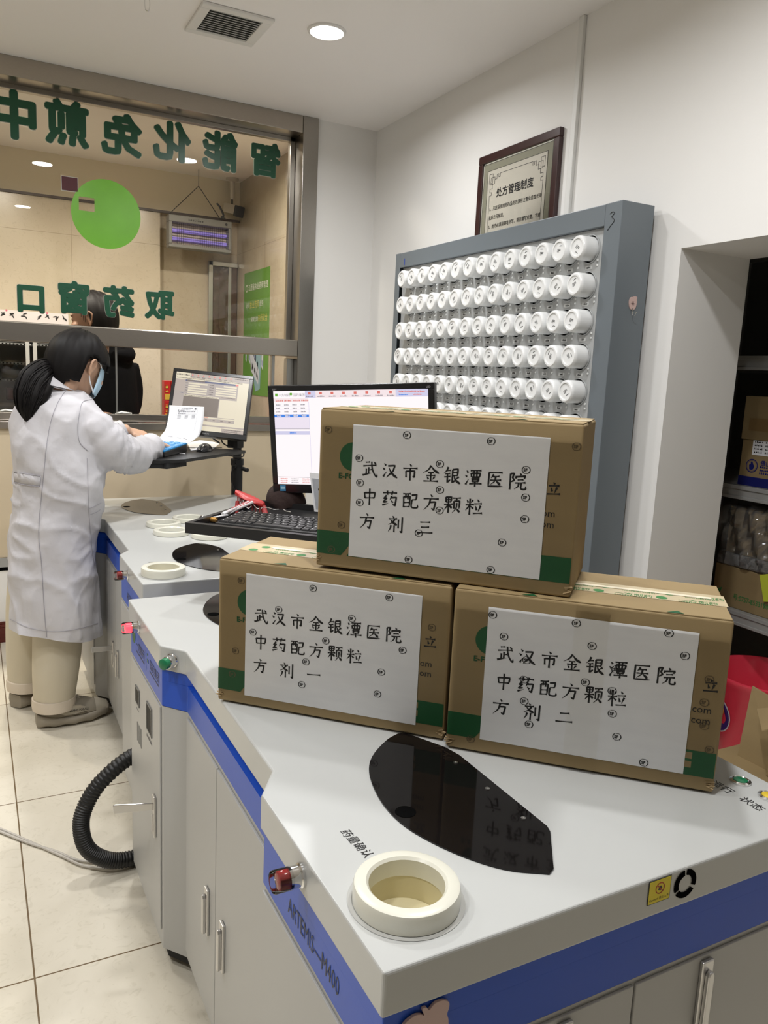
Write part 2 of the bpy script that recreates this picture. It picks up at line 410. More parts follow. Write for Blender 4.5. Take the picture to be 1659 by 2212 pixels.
mb = MB().box2((a.x, YL, b.z+0.003), (b.x, YL+0.001, a.z), 0).box2((a.x-0.003, YL+0.0012, b.z), (b.x+0.003, YL+0.002, a.z+0.003), 1)
mb.build('square_sticker', [MAROON, LETW], win)

# ------------------------------------------------------------------ lobby behind the glass
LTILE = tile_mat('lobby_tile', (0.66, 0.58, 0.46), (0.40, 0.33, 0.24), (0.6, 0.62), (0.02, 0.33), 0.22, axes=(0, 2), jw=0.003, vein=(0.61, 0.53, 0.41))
LTILE_SIDE_SHADE = tile_mat('lobby_side_tile_shaded', (0.44, 0.38, 0.28), (0.30, 0.25, 0.18), (0.6, 0.62), (4.02, 0.33), 0.22, axes=(1, 2), jw=0.003, vein=(0.40, 0.34, 0.25))  # lobby tile darkened: the side wall's shade is put into the colour
LTILE_RECESS_SHADE = tile_mat('lobby_recess_tile_shaded', (0.50, 0.43, 0.33), (0.32, 0.26, 0.18), (0.6, 0.62), (0.02, 0.33), 0.22, axes=(0, 2), jw=0.003, vein=(0.46, 0.39, 0.29))  # same tile as the lit section, with the recess's shade in its colour
LUP = mat('lobby_paint', (0.72, 0.65, 0.53), 0.7)
mb = MB().box2((-3.2, 5.792, 0), (1.195, 5.9, 2.41), 0).box2((1.195, 5.85, 0), (2.0, 5.9, 2.41), 2).box2((-3.2, 5.80, 2.41), (2.0, 5.9, H), 1); structure('wall_lobby', mb, [LTILE, LUP, LTILE_RECESS_SHADE])
mb = MB().box2((1.76, 4.30, 0), (2.34, 5.9, H), 0); structure('wall_lobby_side', mb, [LTILE_SIDE_SHADE])
mb = MB().box2((-3.2, 5.78, 2.405), (1.76, 5.80, 2.421)); structure('trim_1', mb, mat('dark_trim', (0.03, 0.012, 0.008), 0.4))

# ------------------------------------------------------------------ downlights
LENS = mat('lamp_lens', (0.9, 0.9, 0.9), 0.4, emit=(1.0, 0.98, 0.94, 14.0))
LENSW = mat('lamp_lens_warm', (0.9, 0.9, 0.9), 0.4, emit=(1.0, 0.9, 0.72, 10.0))
RIM = mat('lamp_rim', (0.75, 0.74, 0.72), 0.5)
def downlight(x, y, z, label, watts, col, lens, group, r=0.062):
    t = thing('downlight', label, 'ceiling light', (x, y, z), 0, group)
    MB().lathe([(r+0.001, -0.004), (r+0.004, -0.009), (r+0.012, -0.006), (r+0.014, -0.0005), (r+0.001, -0.0005)], (x, y, z), (0, 0, 1), 40).build('rim', RIM, t)
    MB().lathe([(r+0.001, -0.0055), (r*0.5, -0.0075), (0.0005, -0.008)], (x, y, z), (0, 0, 1), 40).build('lens', lens, t)
    ld = bpy.data.lights.new('downlight_glow', 'AREA'); ld.shape = 'DISK'; ld.size = 2*r; ld.energy = watts; ld.color = col; ld.spread = R(165)
    lo = bpy.data.objects.new('downlight_glow', ld); COL.objects.link(lo); lo.parent = t; lo.location = (0, 0, -0.011)
    return t
NAMES = ['glowing round downlight in the ceiling to the right of the slatted vent', 'round downlight in the ceiling above the woman at the counter',
         'round downlight in the ceiling above the three stacked cartons', 'round downlight in the ceiling over the feed ring of the nearest machine', 'added fill downlight, out of view over the empty floor left of the machines', 'round downlight in the ceiling left of the woman, near the glass', 'round downlight in the ceiling at the photographer\'s left']
for (x, y), nm in zip(LAMPS, NAMES): downlight(x, y, H, nm, LAMP_W, LAMP_COL, LENS, 'round ceiling downlights in the pharmacy')
LN = ['round warm downlight in the lobby ceiling behind the window header, above the customer', 'round warm downlight in the lobby ceiling behind the window header, towards the green poster', 'round warm downlight at the far left of the lobby ceiling']
for (x, y), nm in zip(LOBBY_LAMPS, LN): downlight(x, y, H, nm, LOBBY_W, LOBBY_COL, LENSW, 'round ceiling downlights in the lobby')

# ------------------------------------------------------------------ ceiling vent and hook
c = V((0.935, 3.255, H)); ex = V((0.998, -0.06, 0)); 
p = [at(*q, 2, H) for q in ((449, 3), (592, 45), (540, 93), (400, 60))]
t = thing('ceiling_vent', 'white ceiling air vent with grey angled louvres beside the round downlight', 'vent', (0.935, 3.255, H))
ow, oh = 0.275, 0.285; iw, ih = 0.20, 0.215
mb = MB()
for a, b in (((-ow/2, -oh/2), (ow/2, -ih/2)), ((-ow/2, ih/2), (ow/2, oh/2)), ((-ow/2, -ih/2), (-iw/2, ih/2)), ((iw/2, -ih/2), (ow/2, ih/2))):
    mb.box2((c.x+a[0], c.y+a[1], H-0.012), (c.x+b[0], c.y+b[1], H-0.0005))
mb.build('frame', RIM, t, bevel=0.003)
MB().box2((c.x-iw/2, c.y-ih/2, H-0.0015), (c.x+iw/2, c.y+ih/2, H-0.0006)).build('duct', mat('vent_dark', (0.22, 0.22, 0.21), 0.8), t)
LOUV = mat('vent_louvre', (0.60, 0.60, 0.57), 0.5)
for k in range(11):
    yy = c.y-ih/2+(k+0.5)*ih/11
    MB().box((c.x, yy, H-0.007), (iw, 0.017, 0.0016), 0, Matrix.Rotation(R(32), 3, 'X')).build('louvre', LOUV, t)
c = at(318, 6, 2, H-0.03)
t = thing('ceiling_hook', 'small chrome double hook hanging from the ceiling left of the air vent', 'hook', (c.x, c.y, H))
MB().cyl((c.x, c.y, H-0.0005), (c.x, c.y, H-0.008), 0.014).build('plate', CHROME, t)
mb = MB()
for s in (-1, 1):
    mb.tube(catmull([(c.x+s*0.006, c.y, H-0.008), (c.x+s*0.009, c.y, H-0.03), (c.x+s*0.006, c.y, H-0.052), (c.x-s*0.004, c.y, H-0.056), (c.x-s*0.008, c.y, H-0.046)], 4), 0.0018, 6)
mb.build('loop', CHROME, t)

# white cable trunking on the right wall
mb = MB().box2((2.005, 2.448, 1.2), (2.0195, 2.474, H-0.0005)); structure('trim_3', mb, mat('trunking', (0.72, 0.72, 0.70), 0.5), bevel=0.002)
# ------------------------------------------------------------------ granule dispensing machines
GREY = mat('light_grey_enamel', (0.50, 0.51, 0.50), 0.32, noise=(3, 0.02), bump=(260, 0.03, 0.0006), coat=0.25)
GREYD = mat('grey_enamel_body', (0.44, 0.44, 0.43), 0.38, noise=(3, 0.02), bump=(300, 0.04, 0.0006))
SEAM = mat('seam_shadow', (0.08, 0.08, 0.08), 0.8)
BLUE = mat('blue_enamel', (0.018, 0.085, 0.52), 0.33, spec=0.32, noise=(5, 0.04))
ACRYL = mat('black_acrylic', (0.006, 0.005, 0.005), 0.06, spec=0.32)
ACRYL_REFL = mat('acrylic_brown_reflection', (0.045, 0.036, 0.028), 0.12, spec=0.6)  # black acrylic tinted brown, a reflection put into the colour
IVORY = mat('ivory_plastic', (0.70, 0.69, 0.60), 0.28, noise=(18, 0.03), coat=0.2)
IVORYY = mat('ivory_yellowed', (0.62, 0.56, 0.36), 0.35, noise=(14, 0.08))
CLEARR = mat('red_button', (0.33, 0.03, 0.03), 0.15, spec=0.6)
LITR = mat('lit_red_button', (0.5, 0.02, 0.03), 0.3, emit=(1.0, 0.07, 0.10, 2.2))
GREENB = mat('green_button', (0.01, 0.17, 0.07), 0.25)
YELB = mat('yellow_button', (0.7, 0.5, 0.03), 0.3)
RUBBER = mat('rubber_dark', (0.03, 0.015, 0.013), 0.6)
CLEARP = glass_mat('clear_guard', (0.9, 0.9, 0.9), 1.5, 0.02)

YE = 1.402
OUT = [(0, 0), (0, .373), (.037, .432), (.042, .98), (0, 1.033), (0, 1.402), (.725, 1.402), (.725, 0)]
def outl(): return [(x, YE if y == 1.402 else y) for x, y in OUT]
def inset(d, rec=0.0):
    return [(d, d), (d, .373-d*.4), (.037+d+rec, .432-d*.3), (.042+d+rec, .98+d*.3), (d, 1.033+d*.4), (d, YE-d), (.725-d, YE-d), (.725-d, d)]
PANEL = [(.259, .058), (.214, .088), (.178, .137), (.152, .198), (.144, .25), (.149, .305), (.167, .366), (.195, .41), (.24, .449), (.27, .464)]
def panel_outline():
    arc = catmull([(x, y, 0) for x, y in PANEL], 5)
    return [(q.x, q.y) for q in arc]+[(.283, .462), (.318, .391), (.3245, .36), (.3235, .142), (.319, .130), (.270, .064)]
ZT = 0.78
def handle(mb_parent, o, u, n, h=0.10, w=0.019, open_lever=None):
    "flat metal swing handle on a door: o = top centre, u = sideways, n = outwards"
    o = V(o); u = V(u); n = V(n); z = V((0, 0, 1))
    mb = MB().slab([o-u*w/2, o+u*w/2, o+u*w/2-z*h, o-u*w/2-z*h], n, 0.006)
    hd = mb.build('handle', SATIN, mb_parent, bevel=0.0015)
    mb = MB(); q = o+n*0.006
    if open_lever:
        d = V(open_lever)
        mb.slab([q-z*0.018-u*0.003, q-z*0.018-u*0.003+d, q-z*0.036-u*0.003+d, q-z*0.036-u*0.003], u, 0.004)
    else:
        mb.slab([q+u*w*.28-z*.018, q+u*w*.2-z*.013, q-u*w*.2-z*.013, q-u*w*.28-z*.018, q-u*w*.28-z*(h-.006), q-u*w*.2-z*(h-.003), q+u*w*.2-z*(h-.003), q+u*w*.28-z*(h-.006)], n, 0.006)
    mb.build('lever', SATIN, hd, bevel=0.0015)
    return hd
def ring_mesh(mb, o, ro=.062, ri=.044, h=.024):
    return mb.lathe([(ri, 0.0), (ri, h-.003), (ri+.003, h), (ro-.005, h), (ro-.0015, h-.0015), (ro, h-.006), (ro, 0.001), (ro-.002, 0.0), (ri, 0.0)], o, (0, 0, 1), 56)
def button(t, o, n, col, guard, r=.0135):
    o = V(o); n = V(n).normalized()
    b = MB().lathe([(r*1.12, 0), (r*1.12, .004), (r*1.0, .006), (r*1.0, .017), (r*.86, .018), (.0005, .018)], o, n, 28).build('button', CHROME, t)
    MB().lathe([(r*.84, .016), (r*.84, .030), (r*.7, .0315), (.0005, .0315)], o, n, 24).build('button_cap', col, b)
    if guard: MB().lathe([(r*1.04, .012), (r*1.04, .035), (r*.9, .037), (r*.86, .036)], o, n, 28).build('button_guard', CLEARP, b)
    return b
def machine(x0, y0, rz, label, variant):
    t = thing('dispensing_machine', label, 'machine', (x0, y0, 0), rz)
    M = XW[t.name]
    global YE; YE = 1.402 if variant == 1 else 1.470
    def w(x, y, z): return M @ V((x, y, z))
    def L(mb): return mb        # local builders
    # worktop with a bored hole under the feed ring
    cutter = MB().cyl((.076, .090, ZT-.045), (.076, .090, ZT+.02), .0545, n=48).build('cutter', IVORYY)
    cutter.matrix_world = M
    bpy.context.view_layer.update()
    mb = MB().prism(outl(), ZT-.054, ZT)
    mb.xf(Matrix.Identity(4))
    top = mb.build('worktop', [GREY, IVORYY], t, local=True, cut=[cutter], bevel=.004, seg=3)
    # blue band: full height on the lobes, stepped back under the recess
    mb = MB().prism(inset(.005), .642, .700)
    d = .005; mb.prism([(d, d), (d, .371), (.034, .414), (.064, .437), (.069, .955), (.0475, .9815), (d, 1.035), (d, YE-d), (.725-d, YE-d), (.725-d, d)], .7001, ZT-.0555)
    mb.build('blue_band', BLUE, t, local=True, bevel=.002)
    mb = MB().prism(inset(.006), .05, .6405); mb.build('cabinet', GREYD, t, local=True, bevel=.003)
    mb = MB().prism(inset(.02), .02, .051); mb.build('plinth', BLACKM, t, local=True)
    u = V((0, -1, 0)); n = V((-1, 0, 0))
    # doors of the recess
    th = math.atan2(.005, .548)
    def rx(y): return .037+.006+(y-.432)/.548*.005
    for a, b, hy, lev in ((.447, .7345, .677, None), (.7375, .975, .787, V((-.075, .0, .0)) if variant == 2 else None)):
        d = MB().slab([(rx(a), a, .075), (rx(b), b, .075), (rx(b), b, .632), (rx(a), a, .632)], (-1, 0, 0), .005).build('door', GREYD, t, local=True, bevel=.0012)
        handle_local(d, (rx(hy)-.005, hy, .353), u, n, lev)
    # lobe doors
    d = MB().slab([(.006, .012, .075), (.006, .366, .075), (.006, .366, .634), (.006, .012, .634)], n, .004).build('door', GREYD, t, local=True, bevel=.0012)
    cuts = None
    d = MB().slab([(.006, 1.045, .09), (.006, 1.385, .09), (.006, 1.385, .634), (.006, 1.045, .634)], n, .004).build('door', GREYD, t, local=True, bevel=.0012)
    handle_local(d, (.002, 1.093, .40), u, n, V((-.085, .02, 0)) if variant == 1 else None)
    # meter windows and vent slits in that door
    for yy, zz, ww, hh in ((1.294, .561, .042, .040), (1.153, .560, .052, .066)):
        mb = MB().box((.0015, yy-ww/2, zz), (.004, .0035, hh+.004)).box((.0015, yy+ww/2, zz), (.004, .0035, hh+.004)).box((.0015, yy, zz-hh/2), (.004, ww+.002, .0035)).box((.0015, yy, zz+hh/2), (.004, ww+.002, .0035))
        mb.build('meter_bezel', mat('meter_bezel', (.16, .16, .155), .4), d, local=True)
        MB().box((.0014, yy, zz), (.0026, ww-.003, hh-.003)).build('meter_glass', mat('meter_glass', (.012, .012, .012), .5, spec=.1), d, local=True)
    mb = MB()
    for k in range(5): mb.box((.0018, 1.303-k*.012, .465), (.001, .0026, .05))
    mb.build('vent_slit', SEAM, d, local=True)
    mb = MB().marks((.0012, 1.185, .505), (0, -1, 0), (0, 0, 1), .055, .007).marks((.0012, 1.312, .523), (0, -1, 0), (0, 0, 1), .03, .004); mb.build('caption', GREYINK, d, local=True)
    # front doors
    for a, b, hx in ((.012, .362, .250), (.366, .713, .492)):
        d = MB().slab([(a, .006, .075), (b, .006, .075), (b, .006, .634), (a, .006, .634)], (0, -1, 0), .004).build('door', GREYD, t, local=True, bevel=.0012)
        handle_local(d, (hx, .002, .628), V((1, 0, 0)), V((0, -1, 0)), None)
    # black viewing panels, mirrored about the middle
    po = panel_outline(); MIR = 1.45 if variant == 1 else 1.471
    for k, pts in enumerate((po, [(x, MIR-y) for x, y in po])):
        pm = ACRYL_REFL if (variant == 2 and k == 1) else ACRYL
        pn = MB().prism(pts, ZT-.001, ZT+.0022).build('viewing_panel', pm, t, local=True, bevel=.0008)
        f = (lambda y: y) if k == 0 else (lambda y: MIR-y)
        MB().lathe([(.0145, .0022), (.0145, .0027), (.0005, .0027)], (.164, f(.2485), ZT), (0, 0, 1), 28).build('sight_hole', DARK, pn, local=True)
        mb = MB()
        for yy in (.340, .255, .170): mb.lathe([(.0036, .002), (.0036, .0034), (.0018, .0036), (.0015, .0028), (.0005, .0028)], (.305, f(yy), ZT), (0, 0, 1), 12)
        mb.build('screw', SATIN, pn, local=True)
    # feed ring standing in the bored hole
    mb = MB(); ring_mesh(mb, (.076, .090, ZT)); rg = mb.build('feed_ring', IVORY, t, local=True)
    mb = MB().lathe([(.0455, ZT+.004), (.0455, ZT-.030), (.0005, ZT-.030)], (.076, .090, 0), (0, 0, 1), 40); mb.build('feed_cup', IVORYY, rg, local=True)
    mb = MB().lathe([(.0625, .0006), (.068, .0006)], (.076, .090, ZT), (0, 0, 1), 56); mb.build('ring_shade', mat('ring_shade', (.40, .40, .38), .5), rg, local=True)  # flat grey band painting the ring's shade on the worktop
    # buttons
    button_local(t, (0, .218, ZT-.028), (-1, 0, 0), CLEARR, True)
    button_local(t, (0, 1.262, ZT-.030), (-1, 0, 0), LITR if variant == 1 else CLEARR, True)
    button_local(t, (.021, 1.0065, ZT-.027), (-.782, -.62, 0), GREENB, False)
    for yy, cc in ((.121, GREENB), (.072, YELB)):
        b = MB().lathe([(.0155, 0), (.0155, .0025), (.012, .004), (.0105, .0032)], (.684, yy, ZT), (0, 0, 1), 32).build('indicator', CHROME, t, local=True)
        MB().lathe([(.0104, .0005), (.0100, .0036), (.007, .0046), (.0005, .005)], (.684, yy, ZT), (0, 0, 1), 28).build('indicator_lens', cc, b, local=True)
    # print on the top and on the bands
    mb = MB(); up = V((1, 0, 0)); rd = V((0, -1, 0))
    for k, ch in enumerate('药量确认'): mb.text(ch, (.064+.0015*k, .245-.0165*k, ZT+.0006), rd, up, .0165)
    mb.text('运行', (.636, .140, ZT+.0006), rd, up, .019, sx=1.0).text('状态', (.636, .088, ZT+.0006), rd, up, .019)
    mb.build('panel_print', INK, t, local=True)
    mb = MB().text('ARTEMIS—M400', (.0044, .272, .663), rd, (0, 0, 1), .034, spacing=1.02, sx=.66)
    mb.build('band_print', mat('navy_ink', (.012, .016, .05), .5), t, local=True)
    mb = MB().text('一方制药', (.0044, 1.325, .678), rd, (0, 0, 1), .026, 0).text('国药集团', (.0044, 1.165, .682), rd, (0, 0, 1), .026, 0)
    mb.marks((.0044, 1.325, .667), rd, (0, 0, 1), .10, .005).marks((.0044, 1.165, .671), rd, (0, 0, 1), .10, .005).box((.0046, 1.205, .685), (.0006, .0012, .05))
    mb.box((.0046, 1.185, .69), (.0006, .012, .008), 1).box((.0046, 1.188, .705), (.0006, .008, .004), 1)
    mb.lathe([(.021, 0), (.021, .0006), (.0005, .0006)], (.005, 1.357, .70), (-1, 0, 0), 24, 1)
    mb.build('logo_print', [MATS['navy_ink'], mat('logo_green', (.03, .12, .03), .5)], t, local=True)
    # warning sticker and round fan outlet on the front edge of the top
    if variant == 1:
        yl = mat('yellow_sticker', (.75, .62, .02), .5)
        s0 = V((.3655, -.0004, .7455))
        st = MB().slab([s0, s0+V((.038, 0, 0)), s0+V((.038, 0, .032)), s0+V((0, 0, .032))], (0, -1, 0), .0006, 1)
        st.slab([s0+V((.001, -.0004, .001)), s0+V((.037, -.0004, .001)), s0+V((.037, -.0004, .031)), s0+V((.001, -.0004, .031))], (0, -1, 0), .0005, 0)
        cc = s0+V((.019, -.0009, .0195))
        st.lathe([(.0065, 0), (.0077, 0), (.0077, .0003), (.0065, .0003), (.0065, 0)], cc, (0, -1, 0), 24, 2)
        st.slab([cc+V((-.0055, 0, .0045)), cc+V((-.0045, 0, .0055)), cc+V((.0055, 0, -.0045)), cc+V((.0045, 0, -.0055))], (0, -1, 0), .0004, 2)
        st.slab([cc+V((-.003, 0, -.002)), cc+V((.001, 0, -.0035)), cc+V((.0035, 0, 0)), cc+V((.001, 0, .0035)), cc+V((-.002, 0, .001))], (0, -1, 0), .0002, 1)
        st.text('Caution! 禁止入手', s0+V((.019, -.0011, .0045)), (1, 0, 0), (0, 0, 1), .0043, 1, align='CENTER')
        st.build('warning_sticker', [yl, INK, mat('sticker_red', (.35, .03, .01), .5)], t, local=True)
        fc = V((.430, -.0005, .7575)); mb = MB()
        for k in range(3):
            a0 = R(100+120*k); pts = [fc+V((math.cos(a0+R(106)*j/10), 0, math.sin(a0+R(106)*j/10)))*.0195 for j in range(11)]
            pts += [fc+V((math.cos(a0+R(106)*j/10), 0, math.sin(a0+R(106)*j/10)))*.0118 for j in range(10, -1, -1)]
            mb.slab(pts, (0, -1, 0), .0006)
        mb.build('fan_slot', DARK, t, local=True)
    # castors
    for cx, cy in ((.055, .05), (.055, 1.33), (.66, .06), (.66, 1.33)):
        cs = MB().box((cx, cy, .047), (.03, .03, .02)).build('castor', SATIN, t, local=True)
        MB().cyl((cx-.009, cy, .024), (cx+.009, cy, .024), .024, n=24).build('wheel', RUBBER, cs, local=True)
    return t
def handle_local(d, o, u, n, lev):
    o = V(o); u = V(u); n = V(n); z = V((0, 0, 1)); h = .10; w = .021
    hd = MB().slab([o-u*w/2, o+u*w/2, o+u*w/2-z*h, o-u*w/2-z*h], n, .006).build('handle', SATIN, d, local=True, bevel=.0015)
    q = o+n*.006; mb = MB()
    if lev is not None:
        l = V(lev); mb.slab([q-z*.016, q-z*.012+l*.97, q-z*.016+l, q-z*.030+l, q-z*.034+l*.97, q-z*.034], u, .004)
        mb.slab([q+u*.004-z*.045, q-u*.004-z*.045, q-u*.004-z*.09, q+u*.004-z*.09], n, .003)
    else:
        mb.slab([q+u*w*.26-z*.018, q+u*w*.14-z*.012, q-u*w*.14-z*.012, q-u*w*.26-z*.018, q-u*w*.26-z*(h-.006), q-u*w*.14-z*(h-.002), q+u*w*.14-z*(h-.002), q+u*w*.26-z*(h-.006)], n, .007)
    mb.build('lever', SATIN, hd, local=True, bevel=.0016)
def button_local(t, o, n, col, guard, r=.0135):
    o = V(o); n = V(n).normalized()
    b = MB().lathe([(r*1.14, 0), (r*1.14, .003), (r*1.0, .005), (r*1.0, .018), (r*.9, .0195), (.0005, .0195)], o, n, 28).build('button', CHROME, t, local=True)
    MB().lathe([(r*.88, .018), (r*.88, .031), (r*.7, .0325), (.0005, .0325)], o, n, 24).build('button_cap', col, b, local=True)
    if guard: MB().lathe([(r*1.05, .014), (r*1.05, .037), (r*.95, .039), (r*.9, .038)], o, n, 28).build('button_guard', CLEARP, b, local=True)
    return b
m1 = machine(.344, .609, R(.45), 'nearest grey dispensing machine with blue band, under the three stacked cartons', 1)
m2 = machine(.392, 2.143, R(.1), 'second grey dispensing machine with blue band, beside the woman and under the loose rings', 2)

# loose ivory rings lying on the second machine
RG = ['loose ivory ring, leftmost of those on the far machine, behind its neighbour', 'loose ivory ring in front of the leftmost one on the far machine', 'loose ivory ring in the middle of the far machine, in front of the keyboard tray',
      'loose ivory ring farthest from the camera, half under the keyboard tray corner', 'loose ivory ring half hidden under the front edge of the keyboard tray']
ring_src = None
for (px, py), lb in zip(((353.5, 1132), (370.5, 1149), (452.5, 1156), (408, 1121), (527, 1151)), RG):
    p = at(px, py-1.5, 2, ZT+.010)
    if ring_src is None:
        mb = MB(); ring_mesh(mb, (0, 0, 0), .0625, .046, .017); ring_src = mb.build('plastic_ring', IVORY)
        o = ring_src
    else:
        o = ring_src.copy(); COL.objects.link(o)
    o.location = (p.x, p.y, ZT+.0004); tag(o, lb, 'ring', 'loose ivory rings on the far machine')

# ------------------------------------------------------------------ hose and cables on the floor
HOSE = mat('black_hose', (.010, .010, .010), .45)
path = catmull([(.43, 2.075, .335), (.34, 2.066, .318), (.262, 2.06, .262), (.222, 2.055, .20), (.213, 2.05, .15), (.225, 2.05, .092), (.262, 2.05, .050), (.315, 2.052, .028), (.40, 2.06, .0235), (.46, 2.07, .0235)], 26)
rs = [.0205+.0018*math.cos(i*2*math.pi/3.0) for i in range(len(path))]
mb = MB().tube(path, rs, 18); tag(mb.build('corrugated_hose', HOSE, ang=89), 'thick black corrugated hose looping onto the floor between the two machines', 'hose')
CABW = mat('white_cable', (.50, .47, .42), .5)
for k, (off, lb) in enumerate(((0.0, 'pale cable on the floor tiles running to the hose, upper of the two'), (.028, 'pale cable on the floor tiles running to the hose, sagging lower of the two'))):
    pts = [(-.35, 2.95, .006), (-.12, 2.56, .006), (.023, 2.365, .006), (.10, 2.265-.3*off, .006), (.16, 2.20-off, .006), (.215, 2.13-off*1.2, .006), (.30, 2.085-off*1.3, .0065), (.37, 2.08-.010*k, .0065), (.52, 2.075-.012*k, .0065)]
    pts = [(x+.012*k, y, z) for x, y, z in pts]
    tag(MB().tube(catmull(pts, 8), .0038, 8).build('floor_cable', CABW), lb, 'cable', 'pale cables on the floor')
# ------------------------------------------------------------------ brush-written characters (strokes on a 100 x 100 grid, y down)
KAI = {
'武': 'h22,15 48,11;h8,37 50,31 90,27;s28,52 28,82;s43,42 43,78;h43,59 61,55;t6,91 34,83 60,75;g60,8 64,45 76,76 93,95 96,76;d74,9 85,20',
'汉': 'd14,12 25,24;d6,37 18,48;t11,90 18,76 31,58;k38,25 80,20 70,52 30,93;n44,36 64,68 97,92',
'市': 'd46,4 57,17;h7,31 93,25;s24,46 26,82;k25,47 77,42 75,78 65,72;s50,26 50,99',
'金': 'p50,2 34,27 4,47;n51,6 70,28 98,44;h32,44 67,41;h24,61 77,57;s50,42 50,90;d27,68 37,81;p72,65 61,82;h8,94 94,89',
'银': 'p27,2 18,23 3,40;h17,24 42,20;h11,42 40,38;h6,60 42,55;k24,40 24,90 42,73;k53,15 84,10 82,49;h54,31 81,28;h54,49 82,46;k53,15 53,89 70,75;p91,54 72,68;n61,50 74,75 100,93',
'潭': 'd10,13 19,25;d3,39 13,49;t7,93 14,78 23,60;h32,12 94,7;s36,26 39,47;k37,27 88,23 85,45;s53,10 52,44;s69,9 69,43;h39,47 86,43;s43,54 46,75;k44,55 81,51 78,73;h46,64 78,61;h46,75 78,71;h28,87 99,81;s61,74 61,100',
'医': 'h12,14 89,9;k14,14 13,91 94,86;p41,22 26,45;h34,35 73,31;h22,56 84,51;p52,34 47,60 23,82;n55,58 67,68 80,80',
'院': 'k10,10 31,7 22,30 32,44 14,57;s10,10 10,98;d61,3 70,14;s42,20 40,35;k42,25 93,18 86,33;h50,42 83,38;h39,60 95,54;p58,60 54,78 34,95;g72,58 72,89 96,90 97,73',
'中': 's17,28 22,62;k18,30 83,24 79,58;h22,60 79,55;s50,3 50,100',
'药': 'h7,19 94,14;s34,5 36,29;s67,4 62,28;k30,32 14,53 31,50;k33,46 11,75 37,69;t6,92 42,79;p62,34 51,59;k58,45 91,40 84,90 69,81;d59,60 71,73',
'配': 'h6,14 52,10;s10,30 12,94;k10,31 49,27 46,90;p23,14 22,42;s36,13 36,44;h14,65 46,61;h13,90 46,86;k58,18 89,13 85,43;h61,45 85,41;g61,45 58,80 66,90 94,87 96,69',
'方': 'd46,3 57,16;h5,31 95,25;k41,49 77,44 68,92 53,82;p47,28 36,65 8,96',
'颗': 's12,9 14,38;k12,10 45,7 42,36;h14,24 43,21;h14,38 42,34;h3,53 53,46;s28,9 28,99;p27,54 5,82;n30,53 49,70;h54,12 98,7;p77,12 69,25;s60,28 61,72;k60,29 93,25 91,70;p76,37 74,67 52,96;n77,71 95,90',
'粒': 'd9,13 18,29;p43,11 34,29;h3,43 51,37;s27,5 27,98;p26,45 3,74;d30,46 47,61;d70,6 79,20;h53,33 95,28;d61,44 68,68;p89,40 76,76;h47,88 100,82',
'剂': 'd30,2 39,12;h7,21 58,16;p45,20 30,41 4,56;n17,25 36,43 60,54;p22,58 18,77 6,96;s42,57 42,98;s67,20 67,72;k90,4 90,96 77,87',
'一': 'h5,54 94,46', '二': 'h24,30 77,25;h4,80 96,73', '三': 'h20,21 79,16;h26,50 75,45;h4,84 97,77',
'立': 'd46,4 57,18;h13,31 89,26;d31,42 40,70;p73,38 58,80;h3,91 98,85',
}
def brush(mb, ch, o, u, v, size, m, w=9.6, lift=0.0):
    "o = centre of the character cell"
    o = V(o); u = V(u).normalized()*size/100; v = V(v).normalized()*size/100; o = o+u.cross(v).normalized()*lift
    for st in KAI[ch].split(';'):
        ty = st[0]; pts = [V((float(a.split(',')[0]), float(a.split(',')[1]), 0)) for a in st[1:].split(' ')]
        if ty in 'pntg' or (ty == 'h' and len(pts) > 2): P = catmull(pts, 7)
        elif ty == 'k':
            P = []
            for a, b in zip(pts, pts[1:]): P += [a.lerp(b, i/6) for i in range(6)]
            P.append(pts[-1])
        else: P = [pts[0].lerp(pts[-1], i/8) for i in range(9)]
        N = len(P); L = []; Rr = []
        for i, p in enumerate(P):
            t = i/(N-1)
            k = {'h': .95-.35*math.sin(math.pi*t)+.35*max(0, t-.85)/.15, 's': 1.12-.2*math.sin(math.pi*t), 'p': 1.2-1.0*t**1.4, 'n': .35+1.15*math.sin(math.pi*min(1, t*.62+.02))*(1 if t < .82 else (1-t)/.18+.1),
                 'd': .35+1.1*t if t < .8 else 1.2, 't': 1.25-1.1*t, 'k': 1.05 if t < .85 else 1.05-.75*(t-.85)/.15, 'g': 1.0 if t < .85 else 1.0-.8*(t-.85)/.15}[ty]
            k = max(k, .18)
            d = (P[min(i+1, N-1)]-P[max(i-1, 0)]).normalized(); nn = V((-d.y, d.x, 0))*w*k/2
            L.append(p+nn); Rr.append(p-nn)
        def tr(p): return o+u*(p.x-50)-v*(p.y-50)
        vs = [tr(p) for p in L+Rr]
        mb.add(vs, [(i, i+1, N+i+1, N+i) for i in range(N-1)], m)

